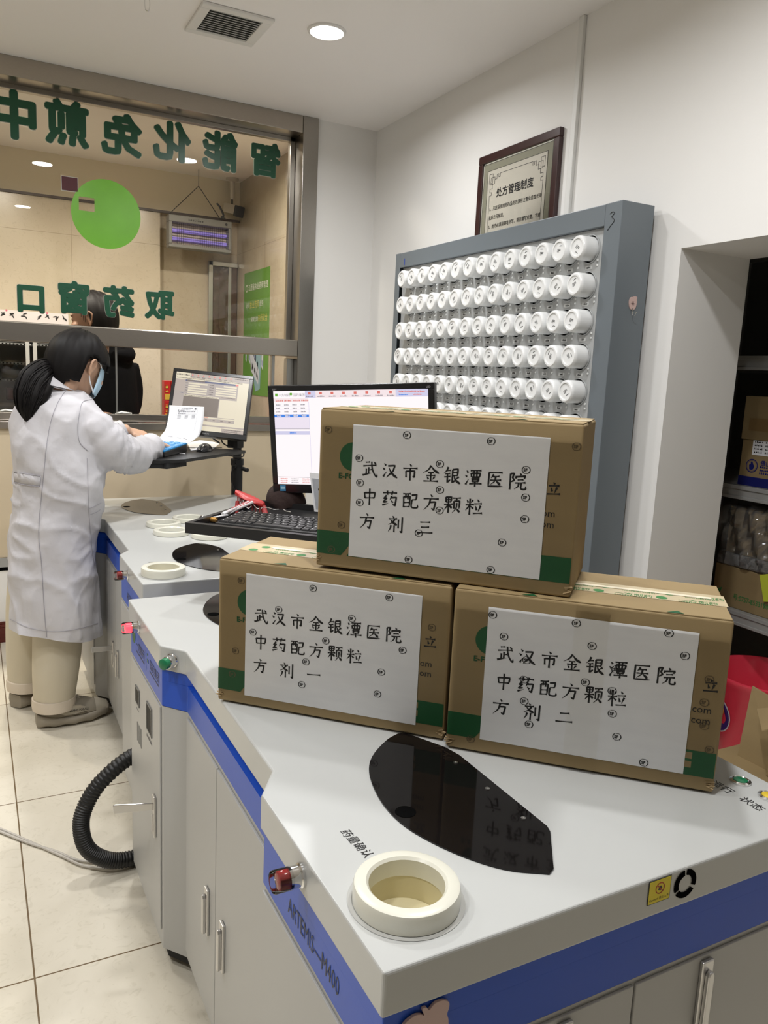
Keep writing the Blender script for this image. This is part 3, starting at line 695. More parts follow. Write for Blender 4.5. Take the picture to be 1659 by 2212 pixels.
# ------------------------------------------------------------------ cartons
KRAFT = mat('kraft_board', (0.285, 0.205, 0.098), 0.75, noise=(7, 0.10), bump=(140, 0.10, 0.0008), stretch=(1, 1, 3))
GREENP = mat('green_print', (0.006, 0.085, 0.025), 0.55, noise=(30, 0.12))
GREENF = mat('faded_green_print', (0.05, 0.22, 0.06), 0.6, noise=(60, 0.3))
PALETAPE = mat('pale_tape', (0.62, 0.52, 0.34), 0.25, noise=(25, 0.15), bump=(60, 0.3, 0.001))
CLEART = glass_mat('clear_tape', (0.99, 0.985, 0.97), 1.12, 0.10, bump=(35, 0.35, 0.002))
BROWNFADE = mat('dim_print', (0.12, 0.085, 0.045), 0.6)
def carton(o, ang, w, h, d, label, last, paper, rows, sf, sfb, seed):
    o = V(o); rn = random.Random(seed)
    t = thing('cardboard_carton', label, 'cardboard box', o, R(ang), 'cartons stacked on the nearest machine')
    u = V((1, 0, 0)); z = V((0, 0, 1)); n = V((0, -1, 0))
    mb = MB().box((w/2, d/2, h/2-.001), (w, d, h-.002))
    body = mb.build('carton_body', KRAFT, t, local=True, bevel=.0035, seg=3)
    # top flaps meeting in the middle
    mb = MB().box2((.002, .002, h-.0025), (w-.002, d/2-.0008, h), 0).box2((.002, d/2+.0008, h-.0025), (w-.002, d-.002, h), 0)
    mb.build('flap', KRAFT, t, local=True, bevel=.001)
    F = -.0006
    # print on the front
    mb = MB()
    def fp(pts, m=0, y=F): mb.poly([(x, y, zz) for x, zz in pts], m)
    fp([(.001, .022), (.045, .022), (.057, .038), (.075, .05), (.10, .058), (.10, .0615), (.001, .0615)][::1])
    fp([(.0555, .022), (w-.002, .022), (w-.002, .0615), (.34, .0615), (.34, .03), (.09, .03), (.075, .041), (.062, .034)])
    mb.lathe([(.0235, 0), (.0005, 0)], (.0605, F, .1875), (0, -1, 0), 36, 0, False)
    mb.text('E-FONG', (.0355, F, .1512), u, z, .0125, 0, bold=.02, sx=1.1)
    brush(mb, '立', (.384, F, .1645), u, z, .021, 1, w=13)
    mb.text('www.efong.com', (.3895, F, .1215), u, z, .0155, 1, align='RIGHT').text('efong@efong.com', (.3895, F, .1045), u, z, .0155, 1, align='RIGHT')
    for x, zz in ((.352, .052), (.352, .038)): fp([(x-.004, zz-.004), (x+.018, zz-.004), (x+.018, zz+.006), (x-.004, zz+.006)], 2, F-.0002)
    # arrow marks at the top edge, on the front and on the lid
    for x in (.115, .325): mb.poly([(x-.012, .002, h+.0004), (x+.012, .002, h+.0004), (x+.004, .016, h+.0004)], 0)
    for x, zz in sfb: sfmark(mb, (x, F-.0002, zz), u, z, 3)
    mb.build('print', [GREENP, INK, KRAFT, BROWNFADE], body, local=True)
    # printed sheet taped on the front
    (x0, z0), (x1, z1) = paper
    mb = MB().box2((x0, F-.0008, z0), (x1, F-.0003, z1), 0)
    Y = F-.0012
    for s, (cx, cz, dx) in zip(('武汉市金银潭医院', '中药配方颗粒'), rows[:2]):
        for k, ch in enumerate(s): brush(mb, ch, (cx+dx*k, Y, cz), u, z, .0275, 1)
    cx, cz, dx = rows[2]
    for k, ch in enumerate('方剂'+last): brush(mb, ch, (cx+dx*k, Y, cz), u, z, .0275, 1)
    for x, zz in sf: sfmark(mb, (x, Y-.0002, zz), u, z, 1)
    mb.build('address_sheet', [PAPER, INK], t, local=True)
    # clear carrier tape wound round the front
    mb = MB()
    for zz, hh in ((.012, .23),):
        mb.poly([(.001, Y-.0007, zz), (w-.001, Y-.0007, zz), (w-.001, Y-.0007, zz+hh), (.001, Y-.0007, zz+hh)])
    if last == '二': mb.poly([(.185, Y-.0011, .004), (.235, Y-.0011, .004), (.235, Y-.0011, h-.002), (.185, Y-.0011, h-.002)])
    mb.build('clear_tape', CLEART, t, local=True)
    # printed tape along the lid
    mb = MB()
    T = h+.0004
    mb.poly([(-.0005, d/2-.032, T), (w+.0005, d/2-.032, T), (w+.0005, d/2+.032, T), (-.0005, d/2+.032, T)], 0)
    for k in range(4):
        x = .025+k*.095
        for q, yy in enumerate((d/2-.021, d/2+.008)):
            mb.lathe([(.0085, 0), (.0005, 0)], (x+.012*q, yy, T+.0003), z, 20, 1, False)
            mb.text('一方制药', (x+.024+.012*q, yy-.006, T+.0003), u, (0, 1, 0), .0145, 1)
            mb.marks((x+.024+.012*q, yy-.011, T+.0003), u, (0, 1, 0), .050, .003, 1, rn)
    mb.poly([(.05, d/2+.003, T+.0006), (w-.02, d/2+.003, T+.0006), (w-.02, d/2+.014, T+.0006), (.05, d/2+.014, T+.0006)], 2)
    mb.build('lid_tape', [PALETAPE, GREENF, mat('torn_paper', (.75, .68, .52), .7, noise=(40, .2))], t, local=True)
    # rubbed corners
    mb = MB()
    for cx_, cz_ in ((.004, .004), (w-.004, .004)):
        for k in range(5):
            a = rn.uniform(-.006, .004); mb.box((cx_+rn.uniform(-.004, .004), -.0012, cz_+.004+k*.0022), (.010+a, .0012, .0012), 0, Matrix.Rotation(R(rn.uniform(-25, 25)), 3, 'Y'))
    mb.build('frayed_corner', mat('torn_board', (.52, .38, .21), .9), body, local=True)
    return t
def sfmark(mb, c, u, v, m, r=.0062):
    c = V(c); u = V(u); v = V(v); N = 14
    for a0 in (-55, 125):
        for i in range(N):
            a = R(a0+i*110/N); b = R(a0+(i+1)*110/N)
            mb.poly([c+(u*math.cos(a)*1.08+v*math.sin(a))*r, c+(u*math.cos(b)*1.08+v*math.sin(b))*r, c+(u*math.cos(b)*1.08+v*math.sin(b))*r*.80, c+(u*math.cos(a)*1.08+v*math.sin(a))*r*.80], m)
    for s in (-1, 1): mb.poly([c+u*r*.5*-1+v*s*r*.93, c+u*r*.5+v*s*r*.93, c+u*r*.5+v*s*r*.81, c-u*r*.5+v*s*r*.81], m)
    mb.text('SF', c-u*r*.62-v*r*.36, u, v, r*1.02, m, bold=.035)
PAP = ((.0535, .0175), (.3675, .2400))
carton((.371, 1.315, ZT+.0035), -44.4, .415, .262, .205, 'lower left carton of the stacked three, its white sheet ending in a single-stroke numeral', '一', PAP,
       [(.0825, .1675, .0342), (.0835, .1205, .0344), (.083, .0765, .0505)],
       [(.178, .2288), (.312, .2299), (.116, .1836), (.2489, .1856), (.0684, .1364), (.204, .1402), (.339, .1438), (.1689, .0975), (.3044, .1004), (.1626, .0552), (.2993, .061)], [(.0434, .2255), (.0343, .0968), (.0287, .0525), (.3856, .1888)], 1)
carton((.6595, 1.0035, ZT+.0035), -43.7, .405, .266, .205, 'lower right carton of the stacked three, its white sheet ending in a two-stroke numeral', '二', ((.0545, .0225), (.3605, .2415)),
       [(.085, .1705, .0338), (.086, .1245, .034), (.084, .082, .049)],
       [(.0615, .2296), (.1874, .2332), (.3191, .2357), (.0811, .1974), (.2133, .2011), (.3445, .2048), (.1185, .1646), (.2506, .1695), (.1168, .1327), (.2085, .1428), (.2483, .1352), (.1197, .0977), (.2518, .0995), (.1298, .0612), (.2617, .064), (.304, .0300)], [(.381, .1737), (.3779, .1379), (.3818, .1019), (.3926, .0662), (.0401, .0195)], 2)
carton((.504, 1.198, 1.0505), -46.6, .421, .264, .205, 'top carton of the stacked three, its sheet ending in a three-stroke numeral', '三', ((.0590, .0230), (.3737, .2402)),
       [(.0905, .171, .0341), (.092, .1255, .0345), (.089, .0845, .0495)],
       [(.1503, .2289), (.2849, .2289), (.0716, .1866), (.2064, .1877), (.341, .1894), (.0745, .1466), (.2089, .1471), (.3434, .1476), (.0754, .1141), (.2103, .1143), (.3447, .1143), (.1782, .0743), (.3127, .0744), (.1635, .0293), (.2979, .0290)], [(.015, .2289), (.0438, .0733), (.0277, .0302), (.412, .2298)], 3)
# ------------------------------------------------------------------ bottle rack against the right wall
RACKP = mat('blue_grey_enamel', (0.140, 0.163, 0.182), 0.42, noise=(4, 0.03), bump=(320, 0.05, 0.0006))
RACKI = mat('silver_panel', (0.40, 0.41, 0.41), 0.45, noise=(5, 0.03))
WPLAST = mat('white_plastic', (0.82, 0.83, 0.83), 0.32, coat=0.15)
RX0, RX1, RY0, RY1, RZ = 1.857, 1.996, 2.004, 3.533, 1.955
rack = thing('bottle_rack', 'tall blue-grey metal rack holding rows of white bottles against the right wall', 'rack', (1.93, 2.77, 0))
mb = MB().box2((RX0, RY0, 0.0), (RX1, RY0+.004, RZ-.0005)).box2((RX0, RY0, 0), (RX0+.004, RY0+.077, RZ-.0005)).box2((RX0, RY0+.073, 0), (RX0+.02, RY0+.077, RZ-.001))
mb.build('side_panel', RACKP, rack, bevel=.002)
mb = MB().box2((RX0, RY1-.004, 0), (RX1, RY1, RZ-.0005)).box2((RX0, RY1-.045, 0), (RX0+.004, RY1, RZ-.0005))
mb.build('side_panel', RACKP, rack, bevel=.002)
mb = MB().box2((RX0+.001, RY0+.078, 1.886), (RX0+.02, RY1-.046, RZ-.002)).box2((RX0+.002, RY0+.004, RZ-.004), (RX1, RY1-.004, RZ-.001))
mb.build('header', RACKP, rack, bevel=.0015)
mb = MB().box2((RX0+.002, RY0+.004, 0.02), (RX0+.02, RY1-.004, .45)); mb.build('plinth_panel', RACKP, rack, bevel=.0015)
PX = 1.876        # face of the silver panel
C0, CP, RZ0, RP = 3.392, .0949, 1.823, .1195
NR, NC = 6, 14
def by(c): return C0-CP*c
def bz(r): return RZ0-RP*r
# perforated silver panel made of strips and rims
holes = []
mb = MB().box2((PX, RY0+.078, .45), (PX+.003, RY1-.045, 1.885)); cut = MB()
for r in range(NR):
    for c in range(NC): cut.cyl((PX-.02, by(c), bz(r)), (PX+.02, by(c), bz(r)), .0445, n=28)
cutter = cut.build('cutter', DARK)
mb.build('panel', RACKI, rack, cut=[cutter])
mb = MB()
for r in range(NR):
    for c in range(NC): mb.lathe([(.0446, .001), (.0446, -.004), (.0462, -.005), (.0475, -.004), (.0475, .0005)], (PX, by(c), bz(r)), (1, 0, 0), 28)
mb.build('hole_rims', RACKI, rack)
mb = MB().box2((PX+.10, RY0+.02, .45), (PX+.102, RY1-.02, 1.93)); mb.build('back_panel', DARK, rack)
NTAG = mat('tag_plate', (0.60, 0.61, 0.60), .5)
tag0 = None; rnd = random.Random(3)
LEDW = mat('led_white', (0.78, 0.79, 0.78), .3)
for r in range(NR):
    for c in range(NC):
        y, zz = by(c), bz(r)-.0605
        mb = MB().box2((PX-.0015, y-.016, zz-.0055), (PX, y+.016, zz+.0055), 0)
        mb.marks((PX-.0018, y+.009, zz-.003), (0, -1, 0), (0, 0, 1), .018, .006, 1, rnd, .9)
        mb.build('name_tag', [NTAG, INK], rack)
led = None
for r in range(NR):
    for c in range(NC):
        if led is None:
            mb = MB()
            for dz in (-.040, -.056): mb.lathe([(.0042, 0), (.004, .002), (.002, .0035), (.0004, .004)], (PX, by(0)-.041, bz(0)+dz), (-1, 0, 0), 10)
            led = mb.build('indicator_light', LEDW, rack)
        else:
            o = led.copy(); COL.objects.link(o); o.parent = rack; o.location = (0, -CP*c, -RP*r)
mb = MB()
for ss, (yy, zz) in enumerate(((RY0+.040, 1.905),)):
    mb.tube(catmull([(RX0-.0006, yy+.013, zz+.014), (RX0-.0006, yy+.002, zz+.019), (RX0-.0006, yy-.008, zz+.014), (RX0-.0006, yy+.004, zz+.004), (RX0-.0006, yy-.006, zz-.004), (RX0-.0006, yy-.008, zz-.012), (RX0-.0006, yy+.006, zz-.024), (RX0-.0006, yy+.018, zz-.036)], 5), .0012, 6, 0)
mb.build('marker_digit', INK, rack)
MB().text('1', (RX0+.0004, 3.455, 1.895), (0, -1, 0), (0, 0, 1), .042, bold=.03).build('marker_digit', mat('blue_marker', (.02, .06, .4), .5), rack)

ORD = ['top', 'second', 'third', 'fourth', 'fifth', 'lowest visible']
NTH = ['first', 'second', 'third', 'fourth', 'fifth', 'sixth', 'seventh', 'eighth', 'ninth', 'tenth', 'eleventh', 'twelfth', 'thirteenth', 'last']
def bottle_src():
    t = thing('granule_bottle', None, None)
    # axis along -x, base disc facing the room
    prof = [(.036, .06), (.0395, .058), (.0395, -.038), (.0385, -.046), (.034, -.0505), (.0285, -.0505), (.0275, -.047), (.0005, -.047)]
    MB().lathe([(r, h) for r, h in prof], (0, 0, 0), (1, 0, 0), 40).build('bottle_body', WPLAST, t, local=True)
    return t
def base_print(k):
    rn = random.Random(k); mb = MB(); a = rn.uniform(-1.3, 1.3)
    u = V((0, -math.cos(a), math.sin(a))); v = V((0, math.sin(a), math.cos(a))); x = -.0474
    for j in range(3): mb.marks(V((x, 0, 0))-u*.009+v*(.003-.0042*j), u, v, .018 if j < 2 else .010, .0026, 0, rn, .85)
    q = V((x, 0, 0))+v*rn.choice((-.016, .014))+u*rn.uniform(-.004, .008); mb.tube(catmull([q-u*.006, q+v*.002, q+u*.007+v*.001], 3), .0009, 5, 0)
    return mb
bsrc = None
for r in range(NR):
    for c in range(NC):
        k = r*NC+c
        if bsrc is None: bsrc = bottle_src(); b = bsrc
        else: b = copy_tree(bsrc) if k < 0 else None
        if b is None:
            b = bsrc.copy(); COL.objects.link(b); XW[b.name] = XW[bsrc.name]
            bb = BODY.copy(); COL.objects.link(bb); bb.parent = b; XW[bb.name] = XW[bsrc.name]
        else:
            BODY = [x for x in bpy.data.objects if x.parent == bsrc][0]
        base_print(k).build('base_print', INK, b, local=True)
        b.location = (PX-.010, by(c), bz(r)); 
        tag(b, 'white granule bottle in the %s row of the rack, %s from the far end' % (ORD[r], NTH[c]), 'bottle', 'white bottles plugged into the rack')
# ------------------------------------------------------------------ pink apple-shaped hooks
PINK = mat('pink_plastic', (0.56, 0.40, 0.37), .45)
def apple(name_lb, o, u, n, s, hook):
    o = V(o); u = V(u); n = V(n); z = V((0, 0, 1))
    out = [(0, .92), (-.14, 1.0), (-.40, 1.04), (-.78, .88), (-.98, .45), (-1.0, 0), (-.88, -.55), (-.6, -.98), (-.3, -1.12), (0, -1.02), (.3, -1.12), (.6, -.98), (.88, -.55), (1.0, 0), (1.0, .42), (.93, .66), (.99, .86), (.97, 1.06), (.72, 1.2), (.40, 1.20), (.18, 1.05), (.06, 1.18), (-.10, 1.16)]
    out = [(x, y) for x, y in out]
    P = catmull([(x, y, 0) for x, y in out], 4, True)
    t = thing('apple_hook', name_lb, 'hook', o)
    MB().slab([o+u*p.x*s+z*p.y*s*1.12 for p in P], n, .0035).build('plate', PINK, t, bevel=.001)
    mb = MB(); f = o+n*.0040
    for sx in (-.16, .12): mb.lathe([(.07*s, 0), (.0003, 0)], f+u*sx*s+z*.28*s, n, 10, 0, False)
    mb.tube([f+u*(-.14+.04*i)*s+z*(.10-.05*math.sin(i/6*math.pi))*s for i in range(7)], .035*s, 5, 0)
    mb.marks(f-u*.52*s-z*.12*s, u, z, 1.04*s, .10*s, 0).marks(f-u*.35*s-z*.36*s, u, z, .70*s, .10*s, 0)
    mb.build('print', mat('brown_ink', (.04, .015, .012), .6), t)
    if hook:
        b = o-z*s*1.2+n*.004
        mb = MB().tube(catmull([b+z*.004, b-z*.012, b-z*.019+n*.003, b-z*.020+n*.010, b-z*.008+n*.018], 5), .0013, 8)
        mb.tube([b-z*.008-u*.004+n*.0, b-z*.008+u*.004], .0012, 6); mb.build('wire_hook', CHROME, t)
    return t
c = at(1366, 655, 1, RY0)
apple('pink apple-shaped adhesive hook with a smile on the side of the bottle rack', (c.x, RY0+.0003, c.z), (1, 0, 0), (0, -1, 0), .0165, True)
apple('pink apple-shaped adhesive plate low on the front corner of the nearest machine', tuple(at(952.6, 2157, 1, .6134)-V((.7*.031, 0, 1.2*1.12*.031))), (1, 0.008, 0), (.008, -1, 0), .031, False)

# ------------------------------------------------------------------ framed notice above the rack
WOOD = mat('dark_cherry', (.035, .010, .010), .3, noise=(20, .3), stretch=(6, 6, 1), coat=.2)
t = thing('framed_notice', 'dark framed notice of prescription rules hanging on the wall above the bottle rack', 'framed notice', (2.0, 2.797, 1.55))
X = 2.0195; ya, yb, za, zb = 3.069, 2.526, 1.56, 2.323; fw = .034; xf_ = 1.999
mb = MB().box2((xf_, ya, zb-fw), (X, yb, zb)).box2((xf_, ya, za), (X, yb, za+fw)).box2((xf_, ya, za+fw), (X, ya-fw, zb-fw)).box2((xf_, yb+fw, za+fw), (X, yb, zb-fw))
mb.build('frame', WOOD, t, bevel=.004, seg=3)
mb = MB().box2((2.006, ya-fw, za+fw), (X, yb+fw, zb-fw), 0)
mb.build('mat_board', mat('olive_mat', (.30, .29, .21), .7), t)
mb = MB()
def fr(y0, y1, z0, z1, w, m, x):
    mb.box2((x, y0, z1-w), (x+.0004, y1, z1), m).box2((x, y0, z0), (x+.0004, y1, z0+w), m).box2((x, y0, z0), (x+.0004, y0-w, z1), m).box2((x, y1+w, z0), (x+.0004, y1, z1), m)
a, b, c0, d0 = ya-fw-.036, yb+fw+.036, za+fw+.036, zb-fw-.036
mb.box2((2.0052, a, c0), (2.006, b, d0), 0)
fr(ya-fw-.001, yb+fw+.001, za+fw+.001, zb-fw-.001, .006, 1, 2.0056); fr(ya-fw-.006, yb+fw+.006, za+fw+.006, zb-fw-.006, .0016, 2, 2.0052)
fr(a, b, c0, d0, .0016, 2, 2.0046)
a2, b2, d2 = a-.014, b+.014, d0-.016
X2 = 2.0046
# key-fret corners with a thin inner border
def ln(p, q, w=.0017):
    (y0, z0), (y1, z1) = p, q
    mb.box2((X2, max(y0, y1)+w/2, min(z0, z1)-w/2), (X2+.0004, min(y0, y1)-w/2, max(z0, z1)+w/2), 2)
def path(pts):
    for p, q in zip(pts, pts[1:]): ln(p, q)
for yc, s in ((a2, -1), (b2, 1)):
    def Q(i, j, yc=yc, s=s): return (yc+s*i*.0125, d2-j*.0125)
    path([Q(0, 0), Q(2, 0), Q(2, 3), Q(0, 3), Q(0, 0)]); path([Q(1, 1.2), Q(3.2, 1.2), Q(3.2, 3.4), Q(1, 3.4), Q(1, 1.2)])
    path([Q(3.2, 2), Q(4.4, 2), Q(4.4, .6), Q(5.4, .6), Q(5.4, 1.6), Q(6.2, 1.6), Q(6.2, .5), Q(7, .5)])
    path([Q(2, 3.4), Q(2, 4.8), Q(.6, 4.8), Q(.6, 6), Q(1.6, 6), Q(1.6, 7), Q(.5, 7), Q(.5, 40)])
ln((a2-7*.0125, d2-.5*.0125), (b2+7*.0125, d2-.5*.0125))
U = (0, -1, 0); Z3 = (0, 0, 1); ymid = (a+b)/2
mb.text('处方管理制度', (X2, ymid-.0+.131, d2-.098), U, Z3, .040, 2, bold=.018, spacing=1.0, sx=1.06)
LN_ = ['1、凡医保使用的药品处方须经主管业务馆长审', '批后方可配发。', '2、处方必须用钢笔书写，项目填写完整，字迹', '清晰，并有医师签名。如需更改，医师必须在更', '改处签名。', '3、不符合规定或有配伍禁忌处方，药剂人员有', '权拒绝调配。']
for k, s in enumerate(LN_): mb.text(s, (X2, a2-.012-(.0 if s[0] in '123' else .0), d2-.150-.0365*k), U, Z3, .0188, 2, bold=.004, sx=.93)
mb.build('notice_sheet', [mat('cream_paper', (.66, .62, .52), .6), mat('ivory_liner', (.68, .66, .56), .5), INK], t)
mb = MB().poly([(2.0030, ya-fw, za+fw), (2.0030, yb+fw, za+fw), (2.0030, yb+fw, zb-fw), (2.0030, ya-fw, zb-fw)]); mb.build('frame_glass', glass_mat('frame_glass', (.97, .97, .97), 1.35), t)
# ------------------------------------------------------------------ monitors
def monitor_basis(yaw, tilt, roll):
    return Matrix.Rotation(R(yaw), 3, 'Z') @ Matrix.Rotation(R(-tilt), 3, 'X') @ Matrix.Rotation(R(roll), 3, 'Y')
def scr(name, col, k): return mat(name, (.02, .02, .02), .3, emit=(*col, k))
S_WHITE = scr('screen_white', (1.0, .93, .95), 1.0)
S_PINK = scr('screen_pink', (1.0, .86, .88), .9)
S_LAV = scr('screen_lavender', (.74, .72, .95), .85)
S_BLUE = scr('screen_blue', (.06, .28, .95), .8)
S_RED = scr('screen_red', (.95, .22, .18), .75)
S_GREEN = scr('screen_green', (.20, .60, .05), .7)
S_GREYT = scr('screen_text', (.38, .36, .42), .6)
S_CREAM = scr('screen_cream', (.93, .83, .62), .78)
S_TAN = scr('screen_tan', (.70, .58, .50), .62)
S_TAUPE = scr('screen_taupe', (.20, .155, .125), .85)
S_FORM = scr('screen_form', (.62, .53, .48), .65)
S_DKB = scr('screen_navy', (.10, .12, .28), .6)
S_DK = scr('screen_dark', (.10, .07, .06), .5)
def monitor(label, c, rot, w, h, bz, bb, depth, draw, logo, legend):
    c = V(c); M3 = monitor_basis(*rot)
    t = thing('computer_monitor', label, 'monitor', c)
    def P(x, y, z): return c + M3 @ V((x, y, z))
    mb = MB().box((0, depth/2+.002, 0), (w, depth-.004, h)).box((0, depth+.012, -.01), (w*.55, .03, h*.5))
    mb.xf(M3.to_4x4()); mb.xf(Matrix.Translation(c)); mb.build('housing', BLACKP, t, bevel=.004)
    mb = MB()
    mb.box((0, 0, h/2-bz/2), (w, .006, bz)).box((0, 0, -h/2+bb/2), (w, .006, bb)).box((-w/2+bz/2, 0, (bb-bz)/2), (bz, .006, h-bz-bb)).box((w/2-bz/2, 0, (bb-bz)/2), (bz, .006, h-bz-bb))
    mb.xf(M3.to_4x4()); mb.xf(Matrix.Translation(c)); mb.build('bezel', mat('bezel_black', (.008, .008, .009), .22), t, bevel=.0015)
    mb = MB(); sw, sh = w-2*bz, h-bz-bb; ox, oz = -w/2+bz, -h/2+bb
    def rect(x0, y0, x1, y1, m, lift=0):   # unit coordinates, y down from the top
        y = -.0004-lift*.0003
        mb.poly([(ox+x0*sw, y, oz+(1-y1)*sh), (ox+x1*sw, y, oz+(1-y1)*sh), (ox+x1*sw, y, oz+(1-y0)*sh), (ox+x0*sw, y, oz+(1-y0)*sh)], m)
    def txt(s, x, y, size, m): mb.text(s, (ox+x*sw, -.0016, oz+(1-y)*sh), (1, 0, 0), (0, 0, 1), size*sh, m)
    def dash(x, y, w_, h_, m): mb.marks((ox+x*sw, -.0016, oz+(1-y)*sh), (1, 0, 0), (0, 0, 1), w_*sw, h_*sh, m, fill=.8)
    mats = draw(rect, txt, dash)
    mb.xf(M3.to_4x4()); mb.xf(Matrix.Translation(c)); mb.build('screen', mats, t)
    mb = MB()
    for s, x, z, sz, al in legend: mb.text(s, (x, -.0034, z), (1, 0, 0), (0, 0, 1), sz, 0, align=al)
    mb.xf(M3.to_4x4()); mb.xf(Matrix.Translation(c)); mb.build('bezel_print', mat('light_print', (.35, .35, .36), .5), t)
    if logo:
        mb = MB().box((-w/2+.033, -.0034, -h/2+bb/2+.001), (.018, .0008, .018), 0).box((-w/2+.033, -.0039, -h/2+bb/2+.002), (.013, .0006, .008), 1)
        mb.xf(M3.to_4x4()); mb.xf(Matrix.Translation(c)); mb.build('energy_sticker', [mat('sticker_blue', (.04, .22, .42), .5), mat('sticker_cyan', (.35, .6, .75), .5)], t)
    return t, P
def ui_near(rect, txt, dash):
    rect(0, 0, 1, 1, 0); rect(0, 0, 1, .075, 1, 1); rect(0, 0, .215, .075, 0, 2); rect(.215, 0, .285, .075, 2, 2)
    rect(0, .075, .235, .115, 1, 1); rect(.24, .08, 1, .115, 0, 1)
    txt('一方制药', .035, .055, .034, 5); txt('国药集团', .135, .055, .034, 5); rect(.012, .025, .03, .055, 4, 3); rect(.112, .02, .128, .045, 4, 3)
    for k in range(8):
        x = .235+k*.075; rect(x, .015, x+.018, .04, 3, 3); dash(x-.012, .066, .045, .012, 5)
    rect(.80, 0, 1, .075, 2, 2); dash(.82, .03, .16, .013, 3); dash(.82, .06, .06, .012, 6); dash(.91, .06, .05, .012, 3)
    for k in range(4): dash(.015+k*.058, .108, .05, .013, 3)
    for r_ in range(4):
        for k in range(4): dash(.015+k*.056, .15+r_*.037, .03, .012, 5)
        rect(0, .158+r_*.037, .235, .160+r_*.037, 2, 1)
    rect(0, .248, .235, .276, 6, 2); 
    for k in range(4): dash(.02+k*.056, .268, .03, .012, 0)
    rect(0, .276, .235, .40, 7, 1); rect(0, .40, .235, .404, 5, 2); rect(0, .425, .235, .463, 2, 1); dash(.10, .45, .045, .014, 6)
    rect(.2355, .115, .238, .92, 2, 2); rect(0, .92, .6, .924, 5, 2)
    for r_ in range(3):
        for k in range(4): dash(.02+k*.075, .945+r_*.02, .05, .009, 3 if k % 2 == 0 else 5)
    return [S_WHITE, S_PINK, S_LAV, S_RED, S_GREEN, S_GREYT, S_BLUE, scr('screen_pale_lavender', (.93, .84, .96), .9)]
def ui_far(rect, txt, dash):
    rect(0, 0, 1, 1, 0); rect(0, 0, 1, .085, 1, 1); rect(0, 0, .19, .085, 0, 2); rect(.19, .01, .25, .08, 3, 2); dash(.03, .05, .06, .02, 6); dash(.11, .05, .07, .02, 6); rect(.01, .03, .025, .055, 6, 3)
    for k in range(8):
        x = .205+k*.075; rect(x+.008, .02, x+.024, .045, 4, 3); dash(x, .075, .04, .013, 6)
    rect(.8, .05, 1, .08, 3, 2); dash(.8, .035, .18, .015, 6); dash(0.01, .105, .9, .013, 6)
    rect(0, .12, .135, .33, 1, 1); rect(0, .33, .135, 1, 3, 1); dash(.09, .37, .04, .012, 5)
    rect(.135, .12, .86, .15, 5, 2); rect(.15, .125, .4, .145, 2, 3); rect(.82, .12, .86, .15, 4, 3)
    rect(.135, .15, .86, .83, 3, 2)
    for r_ in range(5):
        y = .17+r_*.042; rect(.18, y, .44 if r_ != 1 else .34, y+.026, 0, 3); rect(.56 if r_ else .66, y, .84, y+.026, 0, 3); dash(.142, y+.02, .03, .011, 6); dash(.47, y+.02, .06, .011, 6)
    rect(.135, .385, .62, .415, 0, 3); dash(.14, .408, .46, .012, 6); rect(.135, .415, .62, .745, 2, 3)
    rect(.63, .36, .86, .40, 1, 3); dash(.65, .39, .18, .012, 6); rect(.63, .42, .86, .745, 0, 3)
    rect(.135, .755, .86, .775, 0, 3); dash(.3, .77, .2, .012, 4)
    for k in range(4): rect(.44+k*.105, .785, .53+k*.105, .82, 1, 3); dash(.465+k*.105, .81, .03, .012, 6)
    rect(.0, .89, 1, .915, 3, 1); rect(.7, .93, 1, 1, 1, 2); dash(.72, .955, .25, .012, 6); dash(.72, .985, .2, .012, 6)
    return [S_CREAM, S_PINK if False else S_TAN, S_TAUPE, S_FORM, S_RED, S_DKB, S_DK]
mon2, P2 = monitor('larger lit monitor behind the top carton, white screen with a blue selected row', (.964, 2.066, 1.183), (-44.7, -2.2, -3.7), .503, .318, .0165, .026, .035, ui_near, True,
    [('203V', -.238, .1455, .007, 'LEFT'), ('LED', .243, .1455, .0075, 'RIGHT')])
mon1, P1 = monitor('smaller tilted monitor above the woman\'s tray, screen showing a grey-brown form', (.979, 3.654, 1.204), (-22.9, 20.5, 3.8), .371, .312, .0165, .024, .035, ui_far, False,
    [('PHILIPS', .0, -.148, .0095, 'CENTER'), ('LED', .177, .1435, .0055, 'RIGHT')])

# ------------------------------------------------------------------ sit-stand workstations (pole, arm and tray)
def obox(mb, o, u, n, a, b, z0, z1, m=0):
    "box in a rotated plan frame: a=(u0,n0) b=(u1,n1)"
    o = V(o); u = V((u[0], u[1], 0)).normalized(); n = V((n[0], n[1], 0)).normalized()
    pts = [o+u*a[0]+n*a[1], o+u*b[0]+n*a[1], o+u*b[0]+n*b[1], o+u*a[0]+n*b[1]]
    return mb.prism([(p.x, p.y) for p in pts], z0, z1, m)
U2 = (.728, -.686); N2 = (.686, .728); O2 = (.467, 1.977, 0)
def w2(a, b, z): return V((O2[0]+U2[0]*a+N2[0]*b, O2[1]+U2[1]*a+N2[1]*b, z))
ws2 = thing('monitor_workstation', 'black keyboard tray on a grey pole behind the stacked cartons', 'workstation', (w2(.36, .55, 0).x, w2(.36, .55, 0).y, ZT))
TW, TD, TZ = .66, .43, .962
mb = MB(); obox(mb, O2, U2, N2, (0, 0), (TW, TD), TZ-.010, TZ)
for a, b in (((0, 0), (TW, .018)), ((0, TD-.014), (TW, TD)), ((0, .018), (.014, TD-.014)), ((TW-.014, .018), (TW, TD-.014))): obox(mb, O2, U2, N2, a, b, TZ, TZ+.017)
mb.build('tray', BLACKP, ws2, bevel=.004, seg=3)
mb = MB(); obox(mb, O2, U2, N2, (.30, .012), (TW-.02, .30), TZ-.034, TZ-.0105); mb.build('tray_bracket', BLACKM, ws2, bevel=.003)
